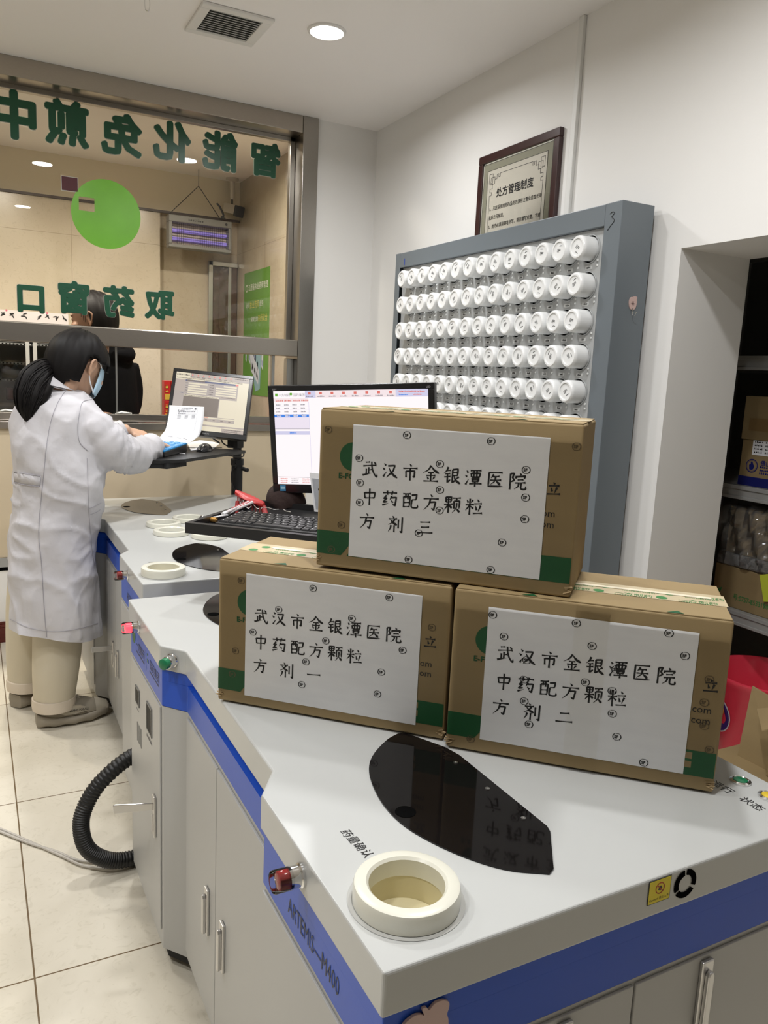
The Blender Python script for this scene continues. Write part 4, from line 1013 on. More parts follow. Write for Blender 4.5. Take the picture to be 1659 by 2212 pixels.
mb = MB(); obox(mb, O2, U2, N2, (.30, .30), (.40, .52), TZ-.034, TZ-.0105); pb = w2(.35, .55, 0)
mb.cyl((pb.x, pb.y, ZT+.012), (pb.x, pb.y, 1.21), .021, n=28); mb.build('pole', mat('pole_grey', (.22, .225, .22), .4), ws2, bevel=.002)
MB().cyl((pb.x, pb.y, ZT+.0005), (pb.x, pb.y, ZT+.013), .10, n=40).build('base_plate', mat('pole_grey', (.22, .225, .22), .4), ws2, bevel=.003)
mp = P2(0, .05, 0)
MB().tube([(pb.x, pb.y, 1.185), tuple(mp)], .016, 12).build('monitor_arm', BLACKM, ws2)

U1 = (.733, .68); N1 = (-.68, .733); O1 = (.755, 3.192, 0)
def w1(a, b, z): return V((O1[0]+U1[0]*a+N1[0]*b, O1[1]+U1[1]*a+N1[1]*b, z))
ws1 = thing('monitor_workstation', 'black tray and pole carrying the woman\'s keypad and tilted monitor', 'workstation', (1.118, 3.668, 0))
pts = [w1(0, 0, 0), w1(.492, 0, 0), w1(.492, .10, 0), w1(.44, .37, 0), w1(-.10, .37, 0), w1(-.155, .10, 0), w1(-.10, .045, 0)]
TZ1 = 1.0
mb = MB().prism([(p.x, p.y) for p in pts], TZ1-.013, TZ1); mb.build('tray', BLACKP, ws1, bevel=.003)
mb = MB(); obox(mb, O1, U1, N1, (-.08, .03), (.06, .33), TZ1-.035, TZ1-.0135).prism([(p.x, p.y) for p in (w1(-.15, .105, 0), w1(-.095, .05, 0), w1(.0, .02, 0), w1(.0, .20, 0), w1(-.13, .2, 0))], TZ1-.032, TZ1-.0135); mb.build('tray_bracket', BLACKM, ws1, bevel=.003)
mb = MB().cyl((1.118, 3.668, .012), (1.118, 3.668, .93), .0265, n=24).cyl((1.118, 3.668, .925), (1.118, 3.668, 1.06), .020, n=24)
mb.cyl((1.118, 3.668, .915), (1.118, 3.668, .945), .031, n=24).cyl((1.10, 3.64, .915), (1.085, 3.61, .912), .008, n=12).cyl((1.14, 3.65, .90), (1.155, 3.62, .895), .010, n=12)
mb.build('pole', BLACKM, ws1, bevel=.001)
MB().box((1.105, 3.655, 1.02), (.06, .055, .042), 0, Matrix.Rotation(R(43), 3, 'Z')).build('clamp', BLACKM, ws1, bevel=.003)
MB().cyl((1.118, 3.668, .0005), (1.118, 3.668, .013), .16, n=40).build('base_plate', BLACKM, ws1, bevel=.003)
mp = P1(.05, .05, -.06)
MB().tube([(1.118, 3.668, 1.045), (1.113, 3.70, 1.10), tuple(mp)], .014, 12).build('monitor_arm', BLACKM, ws1)
mb = MB().tube(catmull([(1.13, 3.60, .985), (1.12, 3.59, .965), (1.07, 3.58, .968), (1.02, 3.57, .978), (.99, 3.56, .985)], 6), .0035, 6)
mb.tube(catmull([(1.10, 3.628, .93), (1.082, 3.63, .89), (1.083, 3.635, .84), (1.10, 3.638, .79), (1.135, 3.638, .73), (1.14, 3.64, .69)], 6), .004, 6)
mb.tube(catmull([(1.05, 3.70, 1.075), (1.04, 3.66, 1.03), (1.06, 3.635, 1.01), (1.10, 3.63, 1.0), (1.13, 3.60, .985)], 6), .0035, 6)
mb.tube(catmull([(.99, 3.71, 1.07), (1.0, 3.68, 1.045), (1.03, 3.66, 1.02)], 6), .004, 6)
mb.build('cable', BLACKP, ws1)

# ------------------------------------------------------------------ things on the near tray
KB = 'black compact keyboard with white legends on the near tray'
kb = thing('keyboard', KB, 'keyboard', w2(.062, .052, TZ))
def kw(a, b, z): return w2(.058+a, .052+b, z)
mb = MB(); fr0 = [kw(0, 0, 0), kw(.345, 0, 0), kw(.345, .152, 0), kw(0, .152, 0)]
z0 = TZ+.001
vs = [V((p.x, p.y, z0)) for p in fr0]+[V((fr0[0].x, fr0[0].y, TZ+.014)), V((fr0[1].x, fr0[1].y, TZ+.014)), V((fr0[2].x, fr0[2].y, TZ+.022)), V((fr0[3].x, fr0[3].y, TZ+.022))]
mb.add(vs, [(3, 2, 1, 0), (4, 5, 6, 7), (0, 1, 5, 4), (1, 2, 6, 5), (2, 3, 7, 6), (3, 0, 4, 7)]); mb.build('case', BLACKP, kb, bevel=.003)
mb = MB(); rn = random.Random(5)
rows_ = [[1.25, 1, 1, 1, 5.6, 1, 1, 1, 1, 1, 1], [2.1]+[1]*11+[1.75], [1.7]+[1]*11+[2.1], [1.45]+[1]*12+[1.4], [1]*14+[.9], [.93]*16]
for r_, row in enumerate(rows_):
    x = .006; b0 = .010+r_*.0228; pit = .333/sum(row); dd = .0195 if r_ < 5 else .014
    for k in row:
        a0, a1 = x+.0011, x+k*pit-.0011; zz = TZ+.014+(b0+dd/2)/.152*.008
        q = [kw(a0, b0, 0), kw(a1, b0, 0), kw(a1, b0+dd, 0), kw(a0, b0+dd, 0)]; cen = (q[0]+q[2])/2
        vs = [V((p.x, p.y, zz+(i > 1)*.0008)) for i, p in enumerate(q)]+[V((p.x+(cen.x-p.x)*.12, p.y+(cen.y-p.y)*.12, zz+.0035+(i > 1)*.0008)) for i, p in enumerate(q)]
        mb.add(vs, [(4, 5, 6, 7), (0, 1, 5, 4), (1, 2, 6, 5), (2, 3, 7, 6), (3, 0, 4, 7)], 0)
        l0 = kw(a0+.004, b0+dd*.55, 0); l1 = kw(a0+.0075, b0+dd*.55, 0); n_ = V((N2[0], N2[1], 0))*.0032
        if k < 3: mb.poly([V((l0.x, l0.y, zz+.0046)), V((l1.x, l1.y, zz+.0046)), V((l1.x, l1.y, zz+.0047))+n_, V((l0.x, l0.y, zz+.0047))+n_], 1)
        x += k*pit
mb.build('keys', [mat('key_black', (.018, .018, .019), .42), mat('key_legend', (.7, .7, .7), .5)], kb)
# cap, red bristle block, pens, battery, stick, loose wires, photo card
CAPB = mat('brown_cloth', (.020, .007, .005), .85, noise=(30, .35), bump=(120, .5, .002))
c0 = at(617, 1097, 2, TZ+.001)
c0 = V((c0.x+.01, c0.y+.03, TZ+.001)); rn = random.Random(11); rings = []
for j, (rr_, hh) in enumerate(((1.0, 0), (1.06, .012), (1.0, .03), (.86, .05), (.62, .066), (.34, .073), (.05, .075))):
    ring = []
    for i in range(36):
        a = 2*math.pi*i/36; k = rr_*(1+.06*math.sin(3*a+j)+.04*math.sin(7*a+1.3*j))
        bump_ = .006*math.sin(5*a+j*1.1)*(1-rr_*.4)
        p = c0+V((U2[0], U2[1], 0))*math.cos(a)*.060*k+V((N2[0], N2[1], 0))*math.sin(a)*.046*k
        ring.append(V((p.x, p.y, c0.z+hh*(1+.10*math.cos(a+.6))+bump_)))
    rings.append(ring)
cp = thing('cloth_cap', 'crumpled dark brown cloth cap lying on the near tray below the monitor', 'cap', c0)
MB().loft(rings).build('crown', CAPB, cp, sub=1)
pk = [c0+V((U2[0], U2[1], 0))*a+V((N2[0], N2[1], 0))*b for a, b in ((-.055, .02), (-.085, .0), (-.098, -.022), (-.078, -.036), (-.05, -.036))]
MB().slab([V((p.x, p.y, TZ+.003)) for p in catmull(pk, 4)], (0, 0, 1), .004).build('peak', CAPB, cp)
RED = mat('red_plastic', (.42, .022, .02), .4)
rb = at(540, 1086, 2, TZ+.03); rt = thing('bristle_block', 'small red plastic block with bristles standing over the pens on the near tray', 'brush', (rb.x, rb.y, TZ))
uu = V((.80, -.60, 0)); vv = V((.6, .8, 0)); mb = MB(); rings = []
for i in range(9):
    t_ = i/8; ww = .030*(math.sin(math.pi*(t_*.8+.1))); o_ = rb+uu*(t_-.5)*.085; zz = TZ+.056-.030*t_
    rings.append([o_+vv*math.cos(2*math.pi*k/12)*ww+V((0, 0, zz-rb.z+math.sin(2*math.pi*k/12)*.0095)) for k in range(12)])
mb.loft(rings); mb.build('back', RED, rt)
mb = MB()
for i in range(7):
    for k in (-1, 0, 1):
        o_ = rb+uu*(i/6-.5)*.066+vv*k*.012; zz = TZ+.050-.028*(i/6)
        mb.cyl((o_.x, o_.y, zz), (o_.x, o_.y, max(TZ+.002, zz-.022)), .0014, .0009, 6)
mb.cyl(rb+uu*.04+V((0, 0, TZ+.022-rb.z)), rb+uu*.05-vv*.01+V((0, 0, TZ+.0005-rb.z)), .008, .009, 10)
mb.cyl(rb-uu*.03-vv*.02+V((0, 0, TZ+.036-rb.z)), rb-uu*.03-vv*.03+V((0, 0, TZ+.0005-rb.z)), .006, .006, 10)
mb.build('bristles', mat('red_bristle', (.34, .03, .03), .5), rt)
CLEARPEN = mat('clear_pen', (.55, .50, .50), .15, spec=.6)
for k, (p0, p1, lb) in enumerate((((487, 1108), (536, 1085), 'clear pen with a red refill, left of the two lying against the red block'), ((500, 1105), (545, 1085), 'clear pen with a red refill, right of the two lying against the red block'))):
    a = at(*p0, 2, TZ+.024); b = at(*p1, 2, TZ+.040); b = a+(b-a).normalized()*.135 if (b-a).length > .135 else b
    t = thing('ballpoint_pen', lb, 'pen', a, 0, 'clear pens on the near tray')
    MB().cyl(a, b, .0048, n=12).build('barrel', CLEARPEN, t); d = (b-a).normalized()
    MB().cyl(a+d*.03+V((0, 0, .0047)), b-d*.01+V((0, 0, .0047)), .0015, n=8).build('refill', RED, t)
    MB().cyl(a-d*.012, a+d*.004, .0052, n=12).build('end_plug', mat('frosted_plug', (.75, .75, .76), .4), t)
a = at(434, 1119, 2, TZ+.008); b = at(474, 1124, 2, TZ+.008); d = (b-a).normalized(); L_ = .0505
t = thing('battery', 'small black and gold battery on the corner of the near tray', 'battery', a); r_ = .0072
a = V((a.x, a.y, TZ+r_+.0004)); d = V((d.x, d.y, 0)).normalized()
MB().cyl(a, a+d*L_*.66, r_, n=20).build('sleeve', mat('battery_black', (.03, .025, .025), .25), t); MB().cyl(a+d*L_*.66, a+d*L_*.97, r_, n=20).build('gold_band', mat('battery_gold', (.55, .30, .08), .3, .6), t)
MB().cyl(a+d*L_*.97, a+d*L_*1.02, .0028, n=12).build('terminal', CHROME, t)
MB().cyl(a+d*.006, a+d*.009, r_+.0002, n=20, caps=False).cyl(a+d*.018, a+d*.022, r_+.0002, n=20, caps=False).build('white_print', mat('battery_print', (.6, .6, .6), .4), t)
a = at(452, 1119, 2, TZ+.009); b = at(492, 1112.5, 2, TZ+.022)
tag(MB().cyl(a, b, .0022, n=8).build('white_stick', mat('white_rod', (.8, .8, .82), .4)), 'thin white stick leaning from the battery onto the keyboard', 'stick')
WIRE = mat('wire_silver', (.75, .74, .70), .3, .8)
for k, (p0, p1, p2) in enumerate((((529, 1094), (537, 1098), (543, 1093)), ((548, 1091), (555, 1098), (560, 1099)), ((563, 1100), (567, 1096), (577, 1096)), ((577, 1096), (590, 1100), (602, 1100)), ((612, 1100), (618, 1104), (628, 1106)))):
    q = [at(*p, 2, TZ+.031) for p in (p0, p1, p2)]
    tag(MB().tube(catmull(q, 4), .0011, 6).build('wire_tie', WIRE), ['bent silver wire on the left end of the keyboard', 'silver wire right of the left-end wire on the keyboard', 'silver wire in the middle of those on the keyboard', 'long silver wire right of the middle on the keyboard', 'silver wire nearest the cartons on the keyboard'][k], 'wire', 'loose wires on the keyboard')
a = at(679, 1105, 2, TZ+.026); b0_ = V((U2[0], U2[1], 0)); tl = at(668.5, 1021, 1, a.y+.012)
pc = thing('photo_card', 'white-bordered grey print leaning upright at the left edge of the top carton', 'photo card', a); up_ = (tl-a)
nn = b0_.cross(up_).normalized()
MB().slab([a, a+b0_*.11, a+b0_*.11+up_, a+up_], nn, -.002).build('card', PAPER, pc)
MB().slab([a+b0_*.006+up_*.06-nn*-.0003, a+b0_*.104+up_*.06+nn*.0003, a+b0_*.104+up_*.86+nn*.0003, a+b0_*.006+up_*.86+nn*.0003], nn, .0004).build('picture', mat('print_grey', (.42, .44, .48), .5, noise=(60, .2)), pc)
MB().slab([a+b0_*.02+up_*.56+nn*.0008, a+b0_*.034+up_*.565+nn*.0008, a+b0_*.034+up_*.63+nn*.0008, a+b0_*.028+up_*.66+nn*.0008, a+b0_*.02+up_*.60+nn*.0008], nn, .0003).build('caption', INK, pc)

# ------------------------------------------------------------------ things on the woman's tray
KBL = mat('keypad_blue', (.01, .26, .60), .3, noise=(20, .08), bump=(60, .2, .001))
kp = thing('keypad', 'black keypad under a blue silicone cover, beneath the woman\'s hands', 'keypad', (.75, 3.44, TZ1))
q = [V((.687, 3.255, 0)), V((.831, 3.472, 0)), V((.735, 3.610, 0)), V((.600, 3.405, 0))]
vs = [V((p.x, p.y, TZ1+.001)) for p in q]+[V((p.x, p.y, TZ1+z)) for p, z in zip(q, (.022, .034, .036, .024))]
MB().add(vs, [(3, 2, 1, 0), (4, 5, 6, 7), (0, 1, 5, 4), (1, 2, 6, 5), (2, 3, 7, 6), (3, 0, 4, 7)]).build('case', BLACKP, kp, bevel=.003)
mb = MB(); vs2 = [v+V((0, 0, .0005)) for v in vs[4:]]; mb.add(vs2+[v+V((0, 0, .005)) for v in vs2], [(4, 5, 6, 7), (0, 1, 5, 4), (1, 2, 6, 5), (2, 3, 7, 6), (3, 0, 4, 7)])
def bil(s, t_): return vs2[0].lerp(vs2[1], s).lerp(vs2[3].lerp(vs2[2], s), t_)
for i in range(8):
    for j in range(5):
        a, b, c_, d = bil((i+.12)/8, (j+.12)/5), bil((i+.88)/8, (j+.12)/5), bil((i+.88)/8, (j+.88)/5), bil((i+.12)/8, (j+.88)/5)
        mb.slab([p+V((0, 0, .0045)) for p in (a, b, c_, d)], (0, 0, 1), .0022)
mb.build('silicone_cover', KBL, kp, bevel=.001)
mo = at(440, 974, 2, TZ1+.002); md_ = V((.62, .78, 0)); mn = V((-.78, .62, 0))
ms = thing('computer_mouse', 'black computer mouse on the papers on the woman\'s tray', 'mouse', mo)
rings = []
for i in range(11):
    t_ = i/10; x = (t_-.42)*.108; hw = .029*math.sin(math.pi*(.08+.84*t_))**.5; hh = .033*math.sin(math.pi*(.06+.8*t_))**.8
    rings.append([mo+md_*x+mn*math.cos(a)*hw+V((0, 0, max(0, math.sin(a))*hh+.0005)) for a in [2*math.pi*k/20 for k in range(20)]])
MB().loft(rings).build('shell', mat('mouse_black', (.010, .010, .012), .18, spec=.6), ms)
MB().tube([mo+md_*(x_)+V((0, 0, h_)) for x_, h_ in ((.028, .0285), (.036, .0245), (.044, .019))], .003, 8).build('wheel', BLACKM, ms)
MB().tube(catmull([mo+md_*.06+V((0, 0, .006)), mo+md_*.10+mn*.01+V((0, 0, .004)), mo+md_*.16+mn*-.02+V((0, 0, .004))], 5), .0018, 6).build('mouse_cable', BLACKP, ms)
# prescription sheet curling up against the monitor, and another lying flat
def sheet(L, Rr, n=10):
    rows = []
    for a, b in zip(L, Rr): rows.append([V(a).lerp(V(b), i/n)-V((0, .006*math.sin(math.pi*i/n), 0)) for i in range(n+1)])
    return rows
Lp = [at(340, 953, 1, 3.535), at(350, 938, 1, 3.575), at(357.5, 928, 1, 3.60), at(363.5, 904, 1, 3.63), at(365.5, 890, 1, 3.643), at(366, 875.5, 1, 3.655)]
Rp = [at(406, 959, 1, 3.505), at(421, 949, 1, 3.545), at(433, 936, 1, 3.575), at(440, 905, 1, 3.60), at(441, 890, 1, 3.61), at(441, 879, 1, 3.62)]
Lp = catmull(Lp, 4); Rp = catmull(Rp, 4); rows_ = sheet(Lp, Rp)
ps = thing('prescription_sheet', 'printed prescription sheet curling upright in front of the tilted monitor', 'paper', Lp[0])
mb = MB(); n_ = len(rows_[0]); vs = [p for r in rows_ for p in r]
mb.add(vs, [(j*n_+i, j*n_+i+1, (j+1)*n_+i+1, (j+1)*n_+i) for j in range(len(rows_)-1) for i in range(n_-1)], 0, True)
pa = mb.build('sheet', PAPER, ps); md = pa.modifiers.new('thick', 'SOLIDIFY'); md.thickness = .0006; md.offset = 1
mb = MB(); rn = random.Random(4); T_ = len(rows_)-1
def sp(u_, v_):
    y = v_*T_; j = min(int(y), T_-1); f = y-j; x = u_*(n_-1); i = min(int(x), n_-2); g = x-i
    a = rows_[j][i].lerp(rows_[j][i+1], g); b = rows_[j+1][i].lerp(rows_[j+1][i+1], g); p = a.lerp(b, f)
    return p+V((-.0008, -.0016, .0003))
def pl(u0, v0, u1, v1, th, m=0):
    N = 8
    for k in range(N):
        a, b = k/N, (k+1)/N; p = sp(u0+(u1-u0)*a, v0+(v1-v0)*a); q = sp(u0+(u1-u0)*b, v0+(v1-v0)*b)
        d = V((0, 0, th)) if abs(v1-v0) < .2 else V((th, 0, 0)); mb.poly([p, q, q+d, p+d], m)
pl(.22, .955, .80, .955, .0006, 1); pl(.22, .955, .20, .2, .0006, 1); pl(.80, .955, .78, .2, .0006, 1)
for u0, u1, v_, th in ((.34, .66, .915, .0042), (.40, .60, .88, .003), (.25, .42, .85, .003), (.25, .74, .825, .003), (.25, .74, .80, .003), (.25, .3, .775, .003), (.25, .45, .735, .003)):
    x = u0
    while x < u1: d = rn.uniform(.012, .03); pl(x, v_, x+d, v_, th*rn.uniform(.7, 1)); x += d+.012
for u0, v_ in ((.72, .91), (.72, .88)): pl(u0, v_, u0+.05, v_, .004)
for r_ in range(4):
    for c_ in range(3): pl(.24+c_*.2, .69-r_*.03, .24+c_*.2+.10, .69-r_*.03, .0018)
pl(.24, .75, .78, .75, .0006, 1); pl(.24, .715, .78, .715, .0006, 1)
for u0 in (.3, .55, .75): pl(u0-.08, .16, u0+.05, .16, .0025, 1)
mb.build('print', [mat('print_ink', (.22, .22, .25), .6), mat('print_line', (.35, .35, .38), .6)], ps)
q = [at(*p, 2, TZ1+.0015) for p in ((404, 957), (432, 951), (462, 955), (474, 959), (462, 969), (412, 973))]
c_ = sum(q, V((0, 0, 0)))/6
tag(MB().slab(q, (0, 0, 1), .0008).build('paper_sheet', PAPER), 'plain white paper lying flat on the woman\'s tray under the mouse', 'paper')
a = at(359, 976.5, 2, TZ1+.002); b = at(400, 980, 2, TZ1+.002)
tag(MB().cyl(a, b, .0016, n=8).build('white_stick', MATS['white_rod']), 'thin white stick on the front edge of the woman\'s tray', 'stick')
# ------------------------------------------------------------------ store room behind the niche
SHELF = mat('galvanised_shelf', (.42, .42, .41), .5, .25)
t = thing('shelf_rack', 'grey metal storage shelving in the dark room behind the niche', 'shelving', (2.9, 1.9, 0))
SZ = [.527, 1.016, 1.508, 2.0]
for z in SZ:
    mb = MB().box2((2.62, 1.05, z-.006), (3.18, 2.60, z)).box2((2.62, 1.05, z-.054), (2.632, 2.60, z-.007)).box2((2.615, 1.05, z-.016), (2.632, 2.60, z)).box2((2.615, 1.05, z-.054), (2.632, 2.60, z-.042)).box2((3.16, 1.05, z-.05), (3.18, 2.60, z-.007))
    mb.build('shelf', SHELF, t, bevel=.0015)
for x, y in ((2.64, 1.06), (2.64, 2.58), (3.17, 1.06), (3.17, 2.58)):
    MB().box2((x-.015, y-.015, 0), (x+.015, y+.015, 2.1)).build('post', SHELF, t)
NAVY = mat('navy_print', (.008, .012, .14), .5)
def kbox(name, label, a, b, extra=None, grp=None):
    a = V(a); b = V(b); t = thing(name, label, 'cardboard box', ((a.x+b.x)/2, (a.y+b.y)/2, a.z), 0, grp)
    MB().box2(a, b).build('box_body', KRAFT, t, bevel=.003)
    return t
Y_ = (0, -1, 0); Zv = (0, 0, 1)
# upper shelf carton with blue stripe and lid
t = kbox('storage_carton', 'kraft carton with a blue base stripe and white label on the middle shelf', (2.645, 1.50, 1.0165), (3.0, 2.075, 1.195))
MB().box2((2.638, 1.495, 1.193), (3.005, 2.08, 1.358)).build('lid', KRAFT, t, bevel=.004)
X = 2.6446
mb = MB().box2((X-.0006, 1.50, 1.0168), (X, 2.075, 1.052)); c = at(1624, 1006, 0, X)
mb.lathe([(.026, 0), (.0225, 0)], (X-.0004, c.y, c.z), (-1, 0, 0), 32, 0, False).lathe([(.0205, 0), (.0195, 0)], (X-.0004, c.y, c.z), (-1, 0, 0), 32, 0, False)
mb.poly([(X-.0005, c.y+a, c.z+b) for a, b in ((.009, -.014), (.012, .002), (.005, .008), (.006, .015), (-.002, .016), (-.006, .006), (-.011, .0), (-.008, -.012), (0, -.016))])
mb.text('佛山', (X-.0005, c.y-.037, c.z+.006), Y_, Zv, .022, bold=.02)
for k in range(3): mb.marks((X-.0005, c.y-.036, c.z-.004-.012*k), Y_, Zv, .1, .007)
mb.build('print', NAVY, t)
mb = MB(); q = [at(*p, 0, X-.001) for p in ((1628, 949), (1624, 982))]; y1 = q[0].y; z1 = 1.192; z0 = q[1].z
mb.box2((X-.0012, y1, z0), (X-.0006, y1-.14, z1), 0)
for k in range(4): mb.marks((X-.0014, y1-.008, z0+.008+k*.013), Y_, Zv, .035, .006, 1).marks((X-.0014, y1-.055, z0+.008+k*.013), Y_, Zv, .04, .006, 1)
mb.build('shipping_label', [PAPER, INK], t)
c = at(1629, 915, 0, 2.638)
mb = MB().lathe([(.008, 0), (.0045, 0)], (2.6373, c.y, c.z), (-1, 0, 0), 16, 0, False).box2((2.6370, c.y-.009, c.z-.002), (2.6375, c.y-.03, c.z+.001)); mb.build('lid_mark', mat('brown_mark', (.07, .04, .012), .6), t)
MB().box2((2.6368, 1.6, 1.228), (2.6379, 2.05, 1.275)).build('lid_tape', mat('brown_tape', (.24, .155, .065), .3), t)
# lower shelf: carton with a green phone number, wrapped carton on top
t = kbox('storage_carton', 'low kraft carton with a green phone number on the lower shelf, beneath the wrapped carton', (2.645, 1.50, .5275), (3.0, 2.13, .690))
mb = MB(); c = at(1583, 1291, 0, X); mb.text('号:0757-8533198', (X-.0005, c.y, c.z-.004), Y_, Zv, .028, bold=.01, sx=.8); mb.poly([(X-.0005, c.y+a, c.z+b) for a, b in ((.075, .0), (.06, .012), (.055, .03), (.068, .022), (.08, .02))])
mb.build('print', GREENF, t)
t = kbox('storage_carton', 'kraft carton wrapped in clear plastic film on the lower shelf', (2.655, 1.52, .742), (3.0, 2.10, .925))
FILM = glass_mat('plastic_film', (.93, .93, .93), 1.45, .08, veil=.10, veil_col=(.8, .8, .8), bump=(14, 1.0, .03))
rn = random.Random(9)
mb = MB(); N = 26; Mv = 12; vs = []
for j in range(Mv+1):
    for i in range(N+1):
        y = 2.125-i/N*.62; z = .700+j/Mv*.285
        vs.append((2.636+.012*math.sin(i*1.9+j*.7)+rn.uniform(-.006, .006)+(.10*max(0, (j-9)/3)), y, z+rn.uniform(-.006, .006)+(.02*math.sin(i*.9) if j == Mv else 0)))
mb.add(vs, [(j*(N+1)+i, j*(N+1)+i+1, (j+1)*(N+1)+i+1, (j+1)*(N+1)+i) for j in range(Mv) for i in range(N)], 0, False)
mb.build('plastic_wrap', FILM, t)
FILM2 = mat('grey_film', (.20, .20, .195), .25, noise=(18, .3), bump=(20, .8, .02))
tag(MB().box2((2.640, 1.50, .6905), (3.0, 2.13, .7415)).build('film_bundle', FILM2, bevel=.012, seg=3), 'folded grey plastic film pressed between the two lower-shelf cartons', 'plastic film')
c = [at(*p, 0, 2.632) for p in ((1641, 1242), (1659, 1240), (1665, 1300), (1650, 1300))]
tag(MB().slab(c, (-1, 0, 0), .0012).build('sticky_note', mat('lime_note', (.55, .62, .05), .6)), 'yellow-green note hanging in front of the lower-shelf cartons', 'note')
# pink-red bucket
PB = mat('bucket_red', (.85, .05, .095), .28, coat=.2)
bk = thing('bucket', 'bright red plastic bucket with a sticker on the floor under the shelf', 'bucket', (2.63, 1.825, 0))
MB().lathe([(.0005, .004), (.150, .004), (.155, .012), (.192, .30), (.205, .315), (.206, .328), (.196, .330), (.186, .31), (.150, .02), (.0005, .014)], (2.63, 1.825, 0), (0, 0, 1), 56).build('pail', PB, bk)
mb = MB(); a0 = math.atan2(.075, -.17); rings = []
def pail(a, z, out=.0012): r_ = .155+(z-.012)/.288*.037+out; return V((2.63+r_*math.cos(a), 1.825+r_*math.sin(a), z))
def patch(da, dz, ra, rz, m, out): mb.poly([pail(a0+da+ra*math.cos(k*math.pi/10), .17+dz+rz*math.sin(k*math.pi/10), out) for k in range(20)], m)
patch(0, 0, .38, .072, 3, .0020); patch(0, 0, .355, .066, 0, .0032)
patch(.02, .025, .20, .030, 1, .0045); patch(.03, -.005, .13, .020, 2, .0056); patch(.0, -.038, .09, .014, 4, .0056)
mb.build('sticker', [mat('sticker_violet', (.045, .015, .14), .5), mat('sticker_orange', (.65, .20, .03), .5), mat('sticker_pale', (.75, .50, .42), .5), mat('sticker_white', (.7, .65, .68), .5), mat('sticker_yellow', (.6, .5, .05), .5)], bk)
# open carton and flat taped carton in the niche
t = thing('open_carton', 'open kraft carton with raised flaps standing in the niche before the bucket', 'cardboard box', (2.28, 1.40, .186))
MB().box2((2.17, 1.18, .186), (2.40, 1.47, .33)).build('box_body', KRAFT, t, bevel=.003)
q = [at(1618, 1483, 0, 2.21), at(1583, 1646, 0, 2.19)]
d = V((0, -1, 0)); p0 = V((2.205, q[1].y, q[1].z)); p1 = V((2.225, q[0].y, q[0].z))
MB().slab([p0, p1, p1+V((.01, -.16, -.03)), p0+V((.0, -.16, -.015))], (1, 0, 0), .006).build('flap', KRAFT, t, bevel=.0015)
q2 = at(1632, 1535, 0, 2.16)
MB().slab([V((2.165, q2.y, q2.z)), V((2.165, q2.y-.10, q2.z+.05)), V((2.13, q2.y-.14, q2.z+.02)), V((2.12, q2.y-.06, q2.z-.04))], (0, .3, 1), .006).build('flap', KRAFT, t, bevel=.0015)
t = kbox('flat_carton', 'low kraft carton with green tape on the niche floor, under the open carton', (2.06, 1.15, .0), (2.50, 1.66, .185))
mb = MB().box2((2.06, 1.34, .1852), (2.5, 1.40, .1858), 0)
for k in range(5): mb.box2((2.08+k*.08, 1.35, .1860), (2.12+k*.08, 1.385, .1862), 1)
mb.build('tape', [PALETAPE, GREENF], t)
# ------------------------------------------------------------------ lobby furniture behind the glass
LG = mat('lobby_grey', (.20, .20, .19), .45)
# insect killer lamp on chains
t = thing('insect_killer', 'grey electric insect killer lamp with two violet tubes hanging in the lobby', 'insect killer', (1.42, 5.6, 2.15))
yz = 5.6; xa, xb, za, zb = 1.206, 1.635, 2.156, 2.365
mb = MB().box2((xa, yz-.04, zb-.045), (xb, yz+.05, zb)).box2((xa, yz-.04, za), (xb, yz+.05, za+.022)).box2((xa, yz-.04, za+.022), (xa+.022, yz+.05, zb-.045)).box2((xb-.022, yz-.04, za+.022), (xb, yz+.05, zb-.045))
mb.build('casing', LG, t, bevel=.005)
MB().box2((xa+.022, yz+.030, za+.022), (xb-.022, yz+.034, zb-.045)).build('back_plate', mat('zapper_back', (.55, .48, .36), .4), t)
VIO = mat('violet_tube', (.3, .25, .6), .3, emit=(.30, .22, .85, .45))
for z in (za+.062, za+.118): MB().cyl((xa+.024, yz+.012, z), (xb-.024, yz+.012, z), .012, n=14).build('tube', VIO, t)
mb = MB()
for k in range(24): x = xa+.06+k*(xb-xa-.12)/23; mb.cyl((x, yz-.015, za+.022), (x, yz-.015, zb-.045), .0011, n=5)
for k in range(9): z = za+.030+k*.015; mb.cyl((xa+.022, yz-.034, z), (xb-.022, yz-.034, z), .0012, n=5)
mb.build('grid', BLACKM, t)
mb = MB().marks((xa+.13, yz-.0405, zb-.03), (1, 0, 0), (0, 0, 1), .10, .012).lathe([(.009, 0), (.0005, 0)], (xb-.04, yz-.0406, zb-.022), (0, -1, 0), 14, 0, False); mb.build('print', INK, t)
mb = MB()
for x0 in (xa+.005, xb-.06): mb.tube([(x0, yz, zb), (1.413, yz, 2.575)], .0028, 6)
mb.tube([(1.413, yz, 2.572), (1.413, yz, H-.001)], .002, 6); mb.build('chain', BLACKM, t)
mb = MB().tube(catmull([(1.535, yz-.02, 2.475), (1.55, yz-.04, 2.45), (1.575, yz-.04, 2.40), (1.56, yz-.045, 2.385), (1.585, yz-.045, 2.378)], 5), .007, 8); mb.build('power_plug', BLACKM, t)
